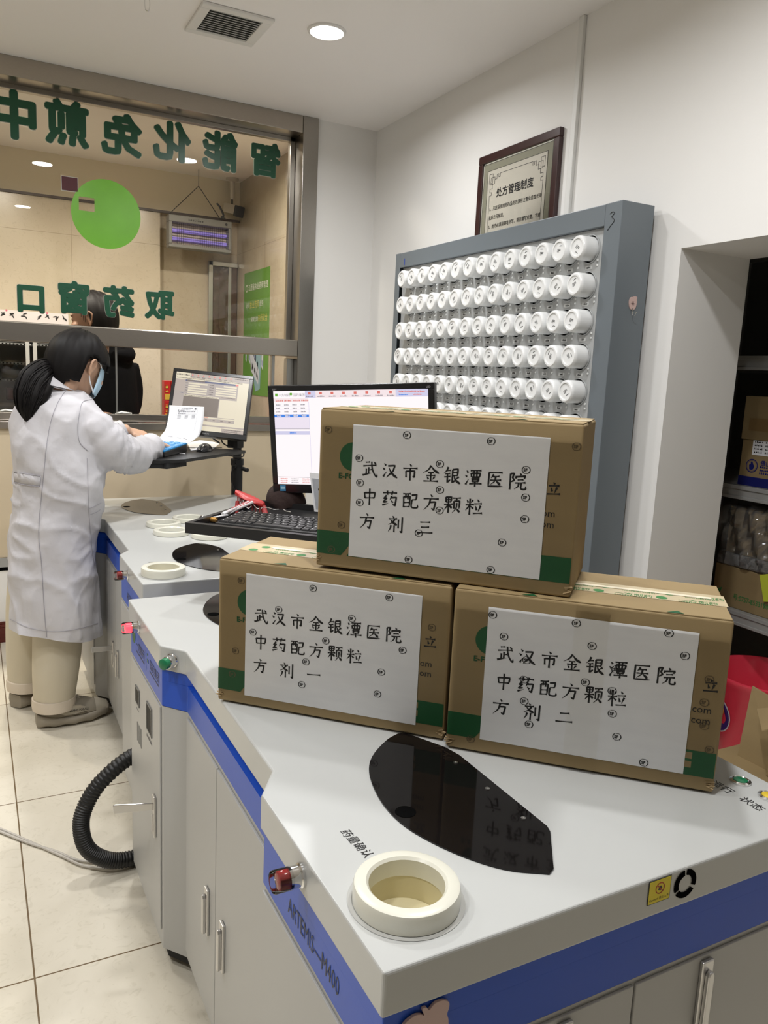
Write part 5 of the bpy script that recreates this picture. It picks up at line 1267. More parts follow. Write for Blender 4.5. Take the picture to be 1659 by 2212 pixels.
# ceiling camera
CW = mat('camera_white', (.55, .52, .46), .4)
cx_, cy_ = 1.675, 5.70
t = thing('security_camera', 'black-fronted security camera on a white ceiling stem in the lobby corner', 'camera', (cx_, cy_, H))
MB().lathe([(.0005, 0), (.045, 0), (.045, -.012), (.018, -.022), (.016, -.10), (.012, -.14), (.0005, -.14)], (cx_, cy_, H), (0, 0, 1), 24).build('stem', CW, t)
rt_ = Matrix.Rotation(R(28), 3, 'Z') @ Matrix.Rotation(R(14), 3, 'X')
MB().cyl((cx_, cy_, H-.139), (cx_, cy_, H-.172), .006, n=10).build('joint', BLACKM, t)
MB().box((cx_+.01, cy_+.01, H-.205), (.075, .13, .062), 0, rt_).build('housing', CW, t, bevel=.008)
MB().box(V((cx_+.01, cy_+.01, H-.205))+rt_ @ V((-.006, -.068, -.004)), (.085, .02, .074), 0, rt_).build('front_plate', BLACKM, t, bevel=.006)
# doorway with grey frame in the back wall
d_ = bpy.data.objects.new('door_1', None); COL.objects.link(d_); d_['kind'] = 'structure'; XW['door_1'] = Matrix.Identity(4)
yd = 5.825
mb = MB().box2((1.545, yd-.012, 0), (1.575, yd+.02, 2.125)).box2((1.545, yd-.012, 2.095), (1.757, yd+.02, 2.125)).box2((1.690, yd-.008, 0), (1.712, yd+.02, 2.095)); mb.build('door_frame', ALU, d_, bevel=.002)
DW = mat('door_brown', (.045, .016, .008), .25, noise=(9, .4), stretch=(1, 1, 4))
MB().box2((1.575, yd+.004, 0), (1.69, yd+.018, 2.095)).build('door_leaf', DW, d_); MB().box2((1.712, yd+.004, 0), (1.757, yd+.018, 2.095)).build('door_leaf', DW, d_)
FILM3 = glass_mat('strip_curtain', (.86, .80, .74), 1.5, .06, veil=.08, veil_col=(.6, .45, .35), bump=(9, .9, .03))
for k in range(4): MB().box2((1.58+k*.043, yd-.004-.003*(k % 2), .05), (1.622+k*.043, yd-.002-.003*(k % 2), 2.09)).build('strip', FILM3, d_)
# green poster on the side wall
PG = mat('poster_green', (.10, .24, .035), .45, noise=(5, .15))
t = thing('wall_poster', 'tall green poster about pharmacists on the lobby side wall', 'poster', (1.758, 5.38, 1.2))
xs = 1.7585
MB().box2((xs-.0015, 5.101, 1.195), (xs+.001, 5.652, 2.040)).build('sheet', PG, t)
mb = MB(); U_ = (0, -1, 0); xk = xs-.0022
mb.text('江西省执业药师管理', (xk, 5.552, 1.915), U_, Zv, .050, 0, bold=.012, sx=.94).lathe([(.026, 0), (.017, 0)], (xk, 5.588, 1.932), (-1, 0, 0), 20, 0, False)
mb.text('选择', (xk, 5.60, 1.80), U_, Zv, .040, 0).text('执业药师', (xk, 5.515, 1.795), U_, Zv, .052, 1).text('服务', (xk, 5.30, 1.80), U_, Zv, .040, 0)
mb.text('保障您的', (xk, 5.49, 1.70), U_, Zv, .040, 0).text('用药安全', (xk, 5.33, 1.70), U_, Zv, .050, 1)
for yy, zz, s in ((5.58, 1.49, .8), (5.50, 1.50, 1.1), (5.38, 1.52, 1.5), (5.22, 1.46, 1.1), (5.44, 1.40, .6), (5.32, 1.40, .6)):
    mb.poly([(xk, yy+.018*s, zz-.06*s), (xk, yy-.016*s, zz-.085*s), (xk, yy-.018*s, zz+.03*s), (xk, yy+.014*s, zz+.055*s)], 2)
    mb.poly([(xk-.0004, yy+.010*s, zz-.05*s), (xk-.0004, yy-.009*s, zz-.064*s), (xk-.0004, yy-.010*s, zz-.03*s), (xk-.0004, yy+.009*s, zz-.018*s)], 3)
mb.poly([(xk, 5.53, 1.56), (xk, 5.24, 1.52), (xk, 5.26, 1.24), (xk, 5.36, 1.22)], 4); mb.poly([(xk-.0004, 5.50, 1.545), (xk-.0004, 5.28, 1.36), (xk-.0004, 5.30, 1.27), (xk-.0004, 5.46, 1.36)], 2)
for k in range(3): mb.poly([(xk-.0008, 5.44-k*.05, 1.42-k*.03), (xk-.0008, 5.41-k*.05, 1.39-k*.03), (xk-.0008, 5.41-k*.05, 1.36-k*.03), (xk-.0008, 5.44-k*.05, 1.385-k*.03)], 5)
mb.build('print', [mat('poster_white', (.62, .64, .55), .5), mat('poster_yellow', (.55, .48, .06), .5), mat('poster_pale', (.50, .53, .56), .5), mat('poster_grey', (.25, .30, .42), .5), mat('poster_blue', (.22, .36, .38), .5), INK], t)
# display fridge with handwritten banner along its top
t = thing('display_fridge', 'glass-fronted display fridge against the lobby back wall, behind the woman\'s head', 'fridge', (.14, 5.55, 0))
FW = mat('fridge_white', (.60, .58, .53), .35); fy = 5.35
mb = MB().box2((-.55, fy+.02, 1.50), (.60, 5.77, 1.58)).box2((-.55, fy+.02, .02), (.60, 5.77, .10)).box2((-.55, fy+.02, .1), (-.53, 5.77, 1.5)).box2((.58, fy+.02, .1), (.60, 5.77, 1.5)).box2((-.53, 5.74, .1), (.58, 5.77, 1.5))
mb.build('cabinet', FW, t, bevel=.004)
for a, b in ((-.53, .320), (.340, .58)):
    dr = MB().box2((a, fy-.004, .12), (a+.022, fy+.018, 1.495)).box2((b-.022, fy-.004, .12), (b, fy+.018, 1.495)).box2((a, fy-.004, 1.47), (b, fy+.018, 1.495)).box2((a, fy-.004, .12), (b, fy+.018, .15)).build('door_frame', FW, t, bevel=.002)
    MB().poly([(a+.02, fy+.006, .15), (b-.02, fy+.006, .15), (b-.02, fy+.006, 1.47), (a+.02, fy+.006, 1.47)]).build('door_glass', GREYG, dr)
MESHW = mat('shelf_wire', (.55, .54, .50), .4)
for z in (.45, .84, 1.235, 1.338, 1.455):
    mb = MB().box2((-.525, fy+.05, z-.003), (.575, fy+.054, z+.010)).box2((-.525, fy+.05, z-.004), (.575, 5.73, z-.001))
    mb.build('wire_shelf', MESHW, t)
    mb = MB()
    for k in range(54): mb.box2((-.52+k*.0203, fy+.0485, z+.001), (-.511+k*.0203, fy+.0498, z+.007))
    mb.build('shelf_holes', DARK, t)
tag(MB().box2((.19, fy+.07, 1.116), (.36, 5.62, 1.19)).box2((.20, fy+.068, 1.125), (.35, fy+.070, 1.18), 1).build('red_carton', [mat('maroon_box', (.10, .02, .012), .5), mat('red_box_front', (.20, .035, .02), .5)]), 'dark red carton on the lower visible shelf of the display fridge', 'carton')
tag(MB().lathe([(.0005, 0), (.05, 0), (.055, .05), (.035, .07), (.035, .085), (.05, .09), (.05, .11), (.0005, .11)], (.22, 5.60, 1.2485), (0, 0, 1), 24).build('cream_jar', mat('cream_jar', (.42, .36, .26), .5)), 'cream lidded jar on the middle shelf of the display fridge', 'jar')
mb = MB().box2((-.52, fy-.0045, 1.53), (.545, fy+.0195, 1.655), 0); yk = fy-.0050
def hand(x, z, pts, w=.004): mb.tube([(x+a, yk, z+b) for a, b in pts], [w, w*1.5, w*.7], 5, 1)
for x in (.175, .235, .295, .385, .43, .475, .52, .10, .03, -.05, -.13):
    for k in range(3):
        a = random.uniform(0, 3.1); hand(x+random.uniform(-.008, .008), 1.63+random.uniform(-.012, .01), [(-.012*math.cos(a), -.012*math.sin(a)), (0.003, .002), (.012*math.cos(a), .012*math.sin(a))], .0026)
for x in (.2, .285, .425): mb.lathe([(.006, 0), (.0003, 0)], (x, yk, 1.652), (0, -1, 0), 10, 2, False)
tag(mb.build('paper_banner', [mat('banner_paper', (.70, .64, .64), .6), INK, mat('banner_pink', (.6, .12, .2), .6)]), 'white paper banner with black handwriting along the top of the display fridge', 'banner')
# small notice, red boxes on the lobby counter, counter top
tag(MB().box2((-3.1, 4.305, 1.00), (1.755, 4.52, 1.04)).build('lobby_counter', mat('counter_stone', (.45, .36, .26), .3), bevel=.004), 'narrow stone counter on the lobby side of the service window', 'counter')
t = thing('notice_card', 'small white card with red print on the lobby wall above the steel rail', 'notice', (.74, 5.789, 1.62))
a = at(231, 688, 1, 5.788); b = at(252, 705, 1, 5.788)
MB().box2((a.x, 5.786, b.z-.04), (b.x, 5.7915, a.z)).build('card', PAPER, t); MB().marks((a.x+.012, 5.7855, a.z-.036), (1, 0, 0), (0, 0, 1), .05, .016, 0).build('print', mat('red_ink', (.5, .02, .06), .5), t)
RB = mat('red_packet', (.48, .018, .015), .4); YB = mat('packet_yellow', (.62, .42, .05), .4)
src = None
a = at(349, 866, 1, 5.0)
for k in range(4):
    lb = ['red packet with yellow base on the lobby counter, bottom of the left stack', 'red packet on the lobby side, top of the left stack', 'red packet with yellow base, bottom of the right stack beside the monitor', 'red packet on the lobby side, top of the right stack beside the monitor'][k]
    x = a.x+(k//2)*.042; z = 1.1605 if k % 2 else 1.0405
    t = thing('red_packet', lb, 'packet', (x+.019, 4.94, z), 0, 'red packets stacked in the lobby')
    MB().box2((x, 4.92, z), (x+.039, 4.99, z+.1195)).build('carton_body', RB, t, bevel=.002)
    mb = MB().box2((x+.004, 4.9185, z+.006), (x+.035, 4.92, z+.040)); mb.build('yellow_panel', YB, t)
    mb = MB().marks((x+.008, 4.918, z+.075), (1, 0, 0), (0, 0, 1), .024, .016).marks((x+.008, 4.918, z+.050), (1, 0, 0), (0, 0, 1), .024, .010); mb.build('print', MATS['poster_yellow'], t)
tag(MB().box2((.90, 4.82, .98), (1.75, 5.12, 1.04)).build('lobby_table', mat('table_red', (.34, .03, .02), .4), bevel=.004), 'red-topped table standing in the lobby behind the service window', 'table')
# ------------------------------------------------------------------ people
SKIN = mat('skin', (.56, .345, .235), .5, noise=(30, .05))
HAIR = mat('black_hair', (.006, .005, .005), .55, spec=.18, noise=(8, .3))
COAT = mat('white_coat_cloth', (.56, .55, .58), .75, noise=(5, .03), bump=(9, .5, .012))
TROUS = mat('cream_trousers', (.60, .54, .42), .8, bump=(10, .3, .008))
SUEDE = mat('taupe_shoe', (.24, .21, .16), .7, noise=(25, .12), bump=(60, .3, .002))
SUEDE2 = mat('pale_taupe_shoe', (.38, .34, .27), .65, noise=(25, .1))
SOLE = mat('shoe_sole', (.30, .265, .21), .6, noise=(20, .1))
def voxel(o, size, smooth=6, fac=.5):
    md = o.modifiers.new('vox', 'REMESH'); md.mode = 'VOXEL'; md.voxel_size = size
    if smooth: ms_ = o.modifiers.new('sm', 'SMOOTH'); ms_.iterations = smooth; ms_.factor = fac
    bpy.context.view_layer.update(); dg = bpy.context.evaluated_depsgraph_get()
    me = bpy.data.meshes.new_from_object(o.evaluated_get(dg)); o.modifiers.clear(); o.data = me
    for p_ in me.polygons: p_.use_smooth = True
    return o
def basis(f, up=(0, 0, 1)):
    f = V(f).normalized(); s = f.cross(V(up)).normalized(); return f, s, s.cross(f)     # forward, right side, up
def hand(mb, w, f, up, length=.165, curl=.5, flip=1, spread=.16):
    "palm and five separate bent fingers: w wrist, f forward, up = back of the hand; flip=+1 puts the thumb on the right side"
    f, s, u = basis(f, up); w = V(w); k = length/.18
    palm = []
    for t_, hw, hh in ((-.01, .024, .019), (.02, .030, .017), (.05, .038, .015), (.085, .040, .013), (.098, .037, .010)):
        c_ = w+f*t_*k; palm.append([c_+s*math.cos(a)*hw*k+u*math.sin(a)*hh*k for a in [2*math.pi*i/14 for i in range(14)]])
    mb.loft(palm)
    for i, (off, ln) in enumerate(((-.030, .070), (-.010, .080), (.010, .076), (.029, .060))):
        off *= -flip; d = (f+s*off/.03*spread*.5).normalized(); p_ = w+f*.088*k+s*off*k; seg = [p_-f*.02*k, p_]; a = .15
        for q in (.45, .30, .25):
            a += curl*.55; dd = (d*math.cos(a)-u*math.sin(a)); p_ = p_+dd*ln*q*k; seg.append(p_)
        mb.tube(catmull(seg, 3), [.0092*k, .0088*k, .0082*k, .0075*k, .0060*k], 10)
    t0 = w+f*.028*k+s*flip*.028*k; mb.tube(catmull([t0-f*.01*k, t0+s*flip*.014*k+f*.022*k-u*.006*k, t0+s*flip*.020*k+f*.050*k-u*.014*k, t0+s*flip*.014*k+f*.072*k-u*.020*k], 3), [.0125*k, .0110*k, .0095*k, .0072*k], 10)
def head_parts(mb, c, f, up, k=1.0):
    "skull, jaw, nose, brow, lips, eyes sockets and ears joined to the neck"
    f, s, u = basis(f, up); c = V(c); Mh = Matrix((f, s, u)).transposed()
    mb.ell(c+u*.012*k, (.098*k, .076*k, .098*k), 0, 22, 16, Mh)
    mb.ell(c+f*.030*k-u*.048*k, (.060*k, .058*k, .064*k), 0, 20, 12, Mh)
    mb.ell(c+f*.070*k-u*.088*k, (.024*k, .024*k, .020*k), 0, 14, 8, Mh)
    mb.tube([c+f*.092*k+u*.008*k, c+f*.100*k-u*.016*k, c+f*.112*k-u*.034*k, c+f*.100*k-u*.042*k], [.008*k, .010*k, .014*k, .011*k], 10)
    for sd in (-1, 1):
        mb.ell(c+f*.088*k+s*sd*.028*k+u*.022*k, (.013*k, .022*k, .007*k), 0, 10, 6, Mh)
        mb.ell(c+f*.078*k+s*sd*.042*k-u*.028*k, (.020*k, .022*k, .018*k), 0, 10, 6, Mh)
        mb.ell(c+f*.087*k+s*sd*.030*k+u*.002*k, (.012*k, .013*k, .009*k), 0, 10, 6, Mh)
        e = c-f*.006*k+s*sd*.080*k-u*.008*k
        mb.ell(e, (.015*k, .009*k, .028*k), 0, 10, 8, Mh)
        mb.tube(catmull([e+f*.012*k-u*.006*k, e+f*.012*k+u*.022*k+s*sd*.008*k, e-f*.004*k+u*.032*k+s*sd*.014*k, e-f*.018*k+u*.018*k+s*sd*.017*k, e-f*.012*k-u*.012*k+s*sd*.010*k, e+f*.002*k-u*.034*k+s*sd*.004*k], 4), .0056*k, 8)
    for uu_ in (-.058, -.066): mb.tube([c+f*.084*k-s*.022*k+u*uu_*k, c+f*.094*k+u*(uu_+.001)*k, c+f*.084*k+s*.022*k+u*uu_*k], [.003, .0062*k, .003], 8)
    return f, s, u, Mh
def hair_cap(name, parent, c, f, up, keep, off=.011, k=1.0, m=None, rad=(.100, .079, .101)):
    f, s, u = basis(f, up); c = V(c)+u*.012*k; n, kk = 56, 36; vs = []; fs = []; ok = []
    for j in range(kk+1):
        th = math.pi*j/kk
        for i in range(n):
            ph = 2*math.pi*i/n; p_ = (math.sin(th)*math.cos(ph), math.sin(th)*math.sin(ph), math.cos(th))
            wv = .0022*math.sin(ph*17+th*4)+.0018*math.sin(ph*31)
            q = [p_[i2]*(rad[i2]*k+off+wv) for i2 in range(3)]; nape = max(0, -p_[2]-.2)*max(0, .5-p_[0])*.03
            vs.append(c+f*q[0]+s*q[1]+u*(q[2]-nape)); ok.append(keep(*p_))
    for j in range(kk):
        for i in range(n):
            a = (j*n+i, (j+1)*n+i, (j+1)*n+(i+1) % n, j*n+(i+1) % n)
            if sum(ok[x] for x in a) >= 3: fs.append(a)
    mb = MB().add(vs, fs, 0, True); o = mb.build(name, m or HAIR, parent, ang=80)
    bm = bmesh.new(); bm.from_mesh(o.data); bmesh.ops.delete(bm, geom=[v for v in bm.verts if not v.link_faces], context='VERTS'); bm.to_mesh(o.data); bm.free()
    md = o.modifiers.new('th', 'SOLIDIFY'); md.thickness = .010; md.offset = -1
    return o

def strands(mb, c, f, up, starts, tie, k=1.0, off=.014, w=.0021, n=11, rad=(.100, .079, .101), seed=2):
    "locks combed over the skull from each start direction to the tie direction"
    f, s, u = basis(f, up); c = V(c)+u*.012*k; rn = random.Random(seed); T = V(tie).normalized()
    for st in starts:
        a = V(st).normalized(); q0 = a.angle(T); P_ = []
        for i in range(n):
            t = i/(n-1); d = (a*math.sin((1-t)*q0)+T*math.sin(t*q0))/max(1e-4, math.sin(q0)); d.normalize()
            o = off+rn.uniform(-.0012, .0012)+.002*math.sin(math.pi*t)
            P_.append(c+f*d[0]*(rad[0]*k+o)+s*d[1]*(rad[1]*k+o)+u*d[2]*(rad[2]*k+o))
        mb.tube(P_, [w*.6, w*rn.uniform(.8, 1.5), w*rn.uniform(.8, 1.4), w*.7], 5)
    return mb
# ---- the woman
wy = 3.10
woman = thing('person', 'woman in a white coat, mask and ponytail typing at the tray beside the far machine', 'person', (.245, 3.16, 0))
HF = (.74, .57, -.40); HU = (.28, .2, 1)
hc = at(166, 790, 1, 3.13); hc = V((hc.x, 3.13, hc.z))
mb = MB()
f_, s_, u_, Mh = head_parts(mb, hc, HF, HU, .98)
neck = hc-u_*.06-f_*.03
mb.tube(catmull([neck+u_*.03, neck-u_*.03, V((.25, 3.12, 1.19)), V((.245, 3.11, 1.12))], 4), [.050, .050, .056, .075], 16)
tors = [(1.17, .09, .06), (1.10, .13, .08), (1.0, .125, .09), (.88, .12, .09), (.75, .125, .11), (.66, .12, .11)]
mb.loft([[V((.245, 3.10, z))+V((.80, -.60, 0))*math.cos(a)*rx+V((.60, .80, 0))*math.sin(a)*ry for a in [2*math.pi*i/20 for i in range(20)]] for z, rx, ry in tors])
RA = [at(172, 890, 1, 3.05), at(204, 927, 1, 3.02), at(238, 964, 1, 3.03), at(274, 986, 1, 3.10), at(304, 979, 1, 3.22), at(327, 965, 1, 3.31), at(336, 957, 1, 3.345)]
LA = [at(76, 890, 1, 3.18), at(60, 930, 1, 3.24), at(70, 980, 1, 3.34), at(130, 985, 1, 3.44), at(215, 950, 1, 3.48), at(265, 931, 1, 3.50), at(276, 931, 1, 3.505)]
for P_ in (RA, LA): mb.tube(catmull(P_, 5), [.040, .034, .030, .030, .029, .027, .024], 14)
hand(mb, RA[-1]+V((.004, .006, 0)), (.66, .72, -.24), (.1, -.30, 1), .158, .35, -1, .25)
hand(mb, LA[-1]+V((.004, .002, 0)), (.92, .15, -.26), (-.1, -.45, 1), .158, .75, 1, .1)
for P_ in ([(.29, 3.12, .72), (.262, 3.09, .42), (.238, 3.075, .11), (.238, 3.075, .055)], [(.21, 3.22, .72), (.18, 3.27, .42), (.165, 3.30, .11), (.165, 3.30, .055)]):
    mb.tube(catmull(P_, 5), [.085, .058, .036, .036], 16)
body = voxel(mb.build('body', SKIN, woman), .0046, 4)
# coat: torso shell and two sleeves merged into one cloth surface
prof = [(836, 100, 168, .058), (852, 66, 192, .085), (868, 46, 205, .115), (890, 34, 212, .135), (920, 27, 216, .150), (960, 26, 222, .160), (1000, 30, 229, .168), (1040, 31, 229, .172), (1080, 28, 222, .172),
        (1120, 19, 214, .172), (1170, 17, 206, .172), (1220, 16, 205, .172), (1270, 15, 208, .172), (1320, 14.5, 211, .172), (1352, 15, 213, .172), (1385, 16, 214, .172), (1420, 17, 215, .172)]
def ring(py, l, r_, ry, grow=0.0, n=72):
    a = at(l, py, 1, wy); b = at(r_, py, 1, wy); c_ = (a+b)/2; rx = (b-a).length/2+grow; zz = c_.z; out = []
    cy = 3.10
    for i in range(n):
        t_ = 2*math.pi*i/n
        low = max(0, (1.0-zz)); fold = .010*low*(math.sin(5*t_+zz*5)+.6*math.sin(9*t_-zz*11+1))+.0045*math.sin(3*t_+zz*26)+.003*math.sin(7*t_-zz*40+.8)
        k = 1+(fold/.17)
        x = math.copysign(abs(math.cos(t_))**.9, math.cos(t_)); y = math.copysign(abs(math.sin(t_))**.9, math.sin(t_))
        out.append(V((c_.x+x*rx*k, cy+y*(ry+grow)*k, zz+.010*math.sin(2*t_+1)*low)))
    return out
mb = MB().loft([ring(*p_) for p_ in prof])
SLR = [.062, .072, .075, .073, .066, .055, .052]
def sleeve(P_, rs, ph):
    P2_ = catmull(P_, 6); N = len(P2_); rs = lerp_list(rs, N)
    return P2_, [r_*(1+.045*math.sin(i*1.35+ph)+.03*math.sin(i*2.9+ph)) for i, r_ in enumerate(rs)]
for P_, ph, sr in ((RA[:6], .3, SLR[:6]), (LA[:6], 1.2, [.058, .060, .060, .058, .052, .046])):
    pth, rs = sleeve(P_, sr, ph); mb.tube(pth, rs, 22)
coat = voxel(mb.build('lab_coat', COAT, woman), .0085, 5)
coat.data.materials.clear(); coat.data.materials.append(COAT)
from mathutils import noise as mn_
bm = bmesh.new(); bm.from_mesh(coat.data); bm.normal_update(); Wm = XW[woman.name]
ds = []
for v in bm.verts:
    q = Wm @ v.co; low = max(0, min(1, (1.0-q.z)/.5)); arm = max(0, min(1, (q.x-.44)/.08))
    a = mn_.noise(V((q.x*7, q.y*7, q.z*(2.4-1.4*low)+3)))*.013
    b = (1-abs(mn_.noise(V((q.x*7+q.z*7*arm+2, q.y*7, q.z*(6-4.4*low)+q.x*5)))))**6*.0085
    c = (1-abs(mn_.noise(V((q.x*24+5, q.y*24, q.z*(15-8*low)-q.x*10)))))**8*.0022
    ds.append((a+b+c-.005)*(1 if q.z > .37 else .6))
for v, d in zip(bm.verts, ds): v.co += v.normal*d
A_, B_, C_ = at(213, 1367, 1, 3.10), at(15, 1349, 1, 3.10), at(118, 1385, 1, 2.925)
iv = Wm.inverted(); nn_ = (B_-A_).cross(C_-A_).normalized(); nn_ = nn_ if nn_.z < 0 else -nn_
bmesh.ops.bisect_plane(bm, geom=bm.verts[:]+bm.edges[:]+bm.faces[:], plane_co=iv @ A_, plane_no=nn_, clear_outer=True)
bm.to_mesh(coat.data); bm.free()
# surface finder for seams and the belt
from mathutils.bvhtree import BVHTree
bvh = BVHTree.FromPolygons([XW[woman.name] @ v.co for v in coat.data.vertices], [tuple(p_.vertices) for p_ in coat.data.polygons])
def on_coat(px, py, lift=.0012):
    d = (at(px, py, 1, 3.0)-CAM).normalized(); h_ = bvh.ray_cast(CAM, d, 8)
    return (h_[0]+h_[1]*lift) if h_[0] is not None else None
def seam(pts, name, m, w=.0011, parent=coat):
    q = catmull([V((x, y, 0)) for x, y in pts], 10); P_ = [on_coat(v.x, v.y) for v in q]; P_ = [v for v in P_ if v is not None]
    if len(P_) > 3: MB().tube(P_, w, 6).build(name, m, parent)
SEAMC = mat('seam_grey', (.34, .33, .37), .8)
XW[coat.name] = XW[woman.name]
seam([(141, 845), (126, 868), (113, 900), (103, 945), (97, 1000), (91, 1060), (86, 1110), (84, 1160), (90, 1220), (94, 1290), (98, 1345), (101, 1376)], 'back_seam', SEAMC)
seam([(207, 862), (180, 868), (172, 890), (168, 925), (172, 955), (190, 975)], 'armhole_seam', SEAMC, .0010)
seam([(188, 990), (190, 1060), (192, 1110), (198, 1180), (205, 1230)], 'side_seam', SEAMC, .0008)
seam([(18, 1335), (60, 1355), (110, 1364), (160, 1360), (211, 1346)], 'hem_seam', SEAMC, .0007)
seam([(193, 1098), (205, 1093), (218, 1086)], 'pocket_seam', SEAMC, .0009); seam([(194, 1112), (206, 1107), (216, 1101)], 'pocket_seam', SEAMC, .0009)
# half belt across the back
top = [on_coat(x, y, .004) for x, y in ((32.5, 1019), (50, 1022), (70, 1025), (88, 1027))]; bot = [on_coat(x, y, .004) for x, y in ((32.5, 1042), (50, 1046), (70, 1049), (86, 1051))]
if all(v is not None for v in top+bot):
    mb = MB(); mb.add(top+bot, [(i, 4+i, 5+i, i+1) for i in range(3)], 0, True); bo = mb.build('back_belt', COAT, coat); md = bo.modifiers.new('t', 'SOLIDIFY'); md.thickness = .004; md.offset = -1
    for P_ in (top, bot): MB().tube([v+V((0, -.001, 0)) for v in P_], .001, 6).build('belt_seam', SEAMC, coat)
# collar standing round the neck, cuffs
cn = at(136, 836, 1, 3.10); mb = MB(); rings = []
for j, (dz, rr_) in enumerate(((-.012, .088), (.004, .080), (.022, .069), (.030, .064), (.026, .070), (.010, .083), (-.006, .094))):
    rings.append([V((.254+math.cos(a)*rr_*1.02, 3.115+math.sin(a)*rr_*.95, cn.z+.004+dz-.020*math.cos(a-.4))) for a in [2*math.pi*i/40 for i in range(40)]])
mb.loft(rings, caps=False); mb.build('collar', COAT, coat, sub=1)
for P_, r_ in ((RA, .054), (LA, .046)):
    d = (P_[5]-P_[4]).normalized(); MB().tube([P_[5]-d*.012, P_[5]+d*.004, P_[5]+d*.005], [r_, r_*1.04, r_*.94], 22, caps=False).build('cuff', COAT, coat)
# hair, ponytail, ear loop and mask
hair_cap('hair', woman, hc, HF, HU, lambda a, b, c_: (c_ > .02+.42*max(0, a)**1.3 - (.28 if abs(b) > .45 and a > .55 else 0)) if a > .02 else ((c_ > .16 if abs(b) > .4 else c_ > -.6) if a > -.24 else (c_ > -.66-(.2 if a < -.5 else 0))), .013, .98)
rn = random.Random(21); st_ = []
for i in range(330):
    a = rn.uniform(-math.pi, math.pi); 
    b_ = math.sin(a); a_ = math.cos(a)
    r0 = rn.uniform(.15, 1.0)
    if a_ > 0: z0 = .08+.40*max(0, a_)**1.3; zz = z0+rn.random()**1.5*(.97-z0)
    elif a_ > -.3: zz = .22+rn.random()*.7
    else: zz = -.45+rn.random()**1.2*1.4
    zz = min(.985, zz); h_ = math.sqrt(1-zz*zz); st_.append((a_*h_, b_*h_, zz))
mb = strands(MB(), hc, HF, HU, st_, (-.97, -.02, -.16), .98)
mb.build('hair_locks', HAIR, woman)
pt = [at(117, 793, 1, 3.12), at(96, 800, 1, 3.07), at(76, 822, 1, 3.03), at(64, 855, 1, 3.01), at(60, 880, 1, 3.00), at(60, 903, 1, 3.0), at(62, 912, 1, 3.0)]
mb = MB()
q = catmull(pt, 6); N = len(q); rs = lerp_list([.024, .040, .052, .050, .036, .014, .003], N); rings = []
for i, p_ in enumerate(q):
    t_ = (q[min(i+1, N-1)]-q[max(i-1, 0)]).normalized(); a_ = t_.cross(V((0, 1, 0))).normalized(); b_ = t_.cross(a_)
    rings.append([p_+(a_*math.cos(an)+b_*math.sin(an)*.7)*rs[i]*(1+.07*math.sin(an*6)+.05*math.sin(an*11+1)) for an in [2*math.pi*k/48 for k in range(48)]])
mb.loft(rings)
for (x0, y0), (x1, y1), w_ in (((100, 850), (78, 893), .016), ((60, 865), (55, 896), .014), ((86, 860), (70, 900), .014), ((52, 860), (50, 892), .012)):
    a = at(x0, y0, 1, 3.0); b = at(x1, y1, 1, 2.995); mb.tube(catmull([a+(a-b)*.4, a, a.lerp(b, .6)+V((.004, 0, 0)), b], 5), [w_*.8, w_, w_*.6, .001], 10)
rn = random.Random(5)
for i in range(120):
    an = rn.uniform(0, 2*math.pi); k0 = rn.uniform(.86, 1.06); P_ = []; e_ = rn.uniform(.72, 1.0); ph = rn.uniform(0, 6)
    for j in range(0, int(N*e_)):
        p_ = q[j]; t_ = (q[min(j+1, N-1)]-q[max(j-1, 0)]).normalized(); a_ = t_.cross(V((0, 1, 0))).normalized(); b2_ = t_.cross(a_); aa = an+.25*math.sin(j*.12+ph)
        P_.append(p_+(a_*math.cos(aa)+b2_*math.sin(aa)*.7)*max(.006, rs[j]*k0)+(t_*.012*(1-e_)))
    if len(P_) > 4: mb.tube(P_, [.0016, .0026, .0022, .0006], 5)
pony = mb.build('ponytail', HAIR, woman, ang=80)
MB().lathe([(.022, -.006), (.027, -.004), (.029, 0), (.027, .004), (.022, .006)], pt[0]+V((-.004, -.004, 0)), (pt[1]-pt[0]), 20).build('hair_tie', BLACKM, woman)
MASK = mat('mask_blue', (.42, .60, .74), .7); MASKW = mat('mask_white', (.74, .76, .80), .7)
mb = MB(); n = 18; kk = 12; vs = []; mh = Mh.copy()
for j in range(kk+1):
    for i in range(n+1):
        a = (i/n-.5)*2.35; zz = .016-.105*j/kk; r0 = .100-.010*max(0, (-.03-zz)/.06); bulge = .016*math.cos(a)**2*math.sin(math.pi*min(1, (j+1.5)/kk*.8))
        vs.append(hc+f_*((r0+bulge)*math.cos(a)*.98+.004)+s_*math.sin(a)*.079+u_*zz*.98-u_*.0)
mb.add(vs, [(j*(n+1)+i, j*(n+1)+i+1, (j+1)*(n+1)+i+1, (j+1)*(n+1)+i) for j in range(kk) for i in range(n)], 0, True)
mk = mb.build('face_mask', MASK, woman); md = mk.modifiers.new('t', 'SOLIDIFY'); md.thickness = .003; md.offset = 1
for sd in (-1, 1):
    e = hc+s_*sd*.086-f_*.010; mb = MB()
    c0 = hc+f_*(.100*math.cos(1.17))+s_*sd*.080+u_*.012; c1 = hc+f_*(.094*math.cos(1.17))+s_*sd*.080-u_*.086
    mb.tube(catmull([c0, hc+f_*.018+s_*sd*.086+u_*.024, e+u_*.026-f_*.012], 5), .0022, 8); mb.tube(catmull([c1, hc+f_*.006+s_*sd*.080-u_*.055, e-u_*.030-f_*.004], 5), .0022, 8)
    mb.build('ear_loop', MASKW, mk)
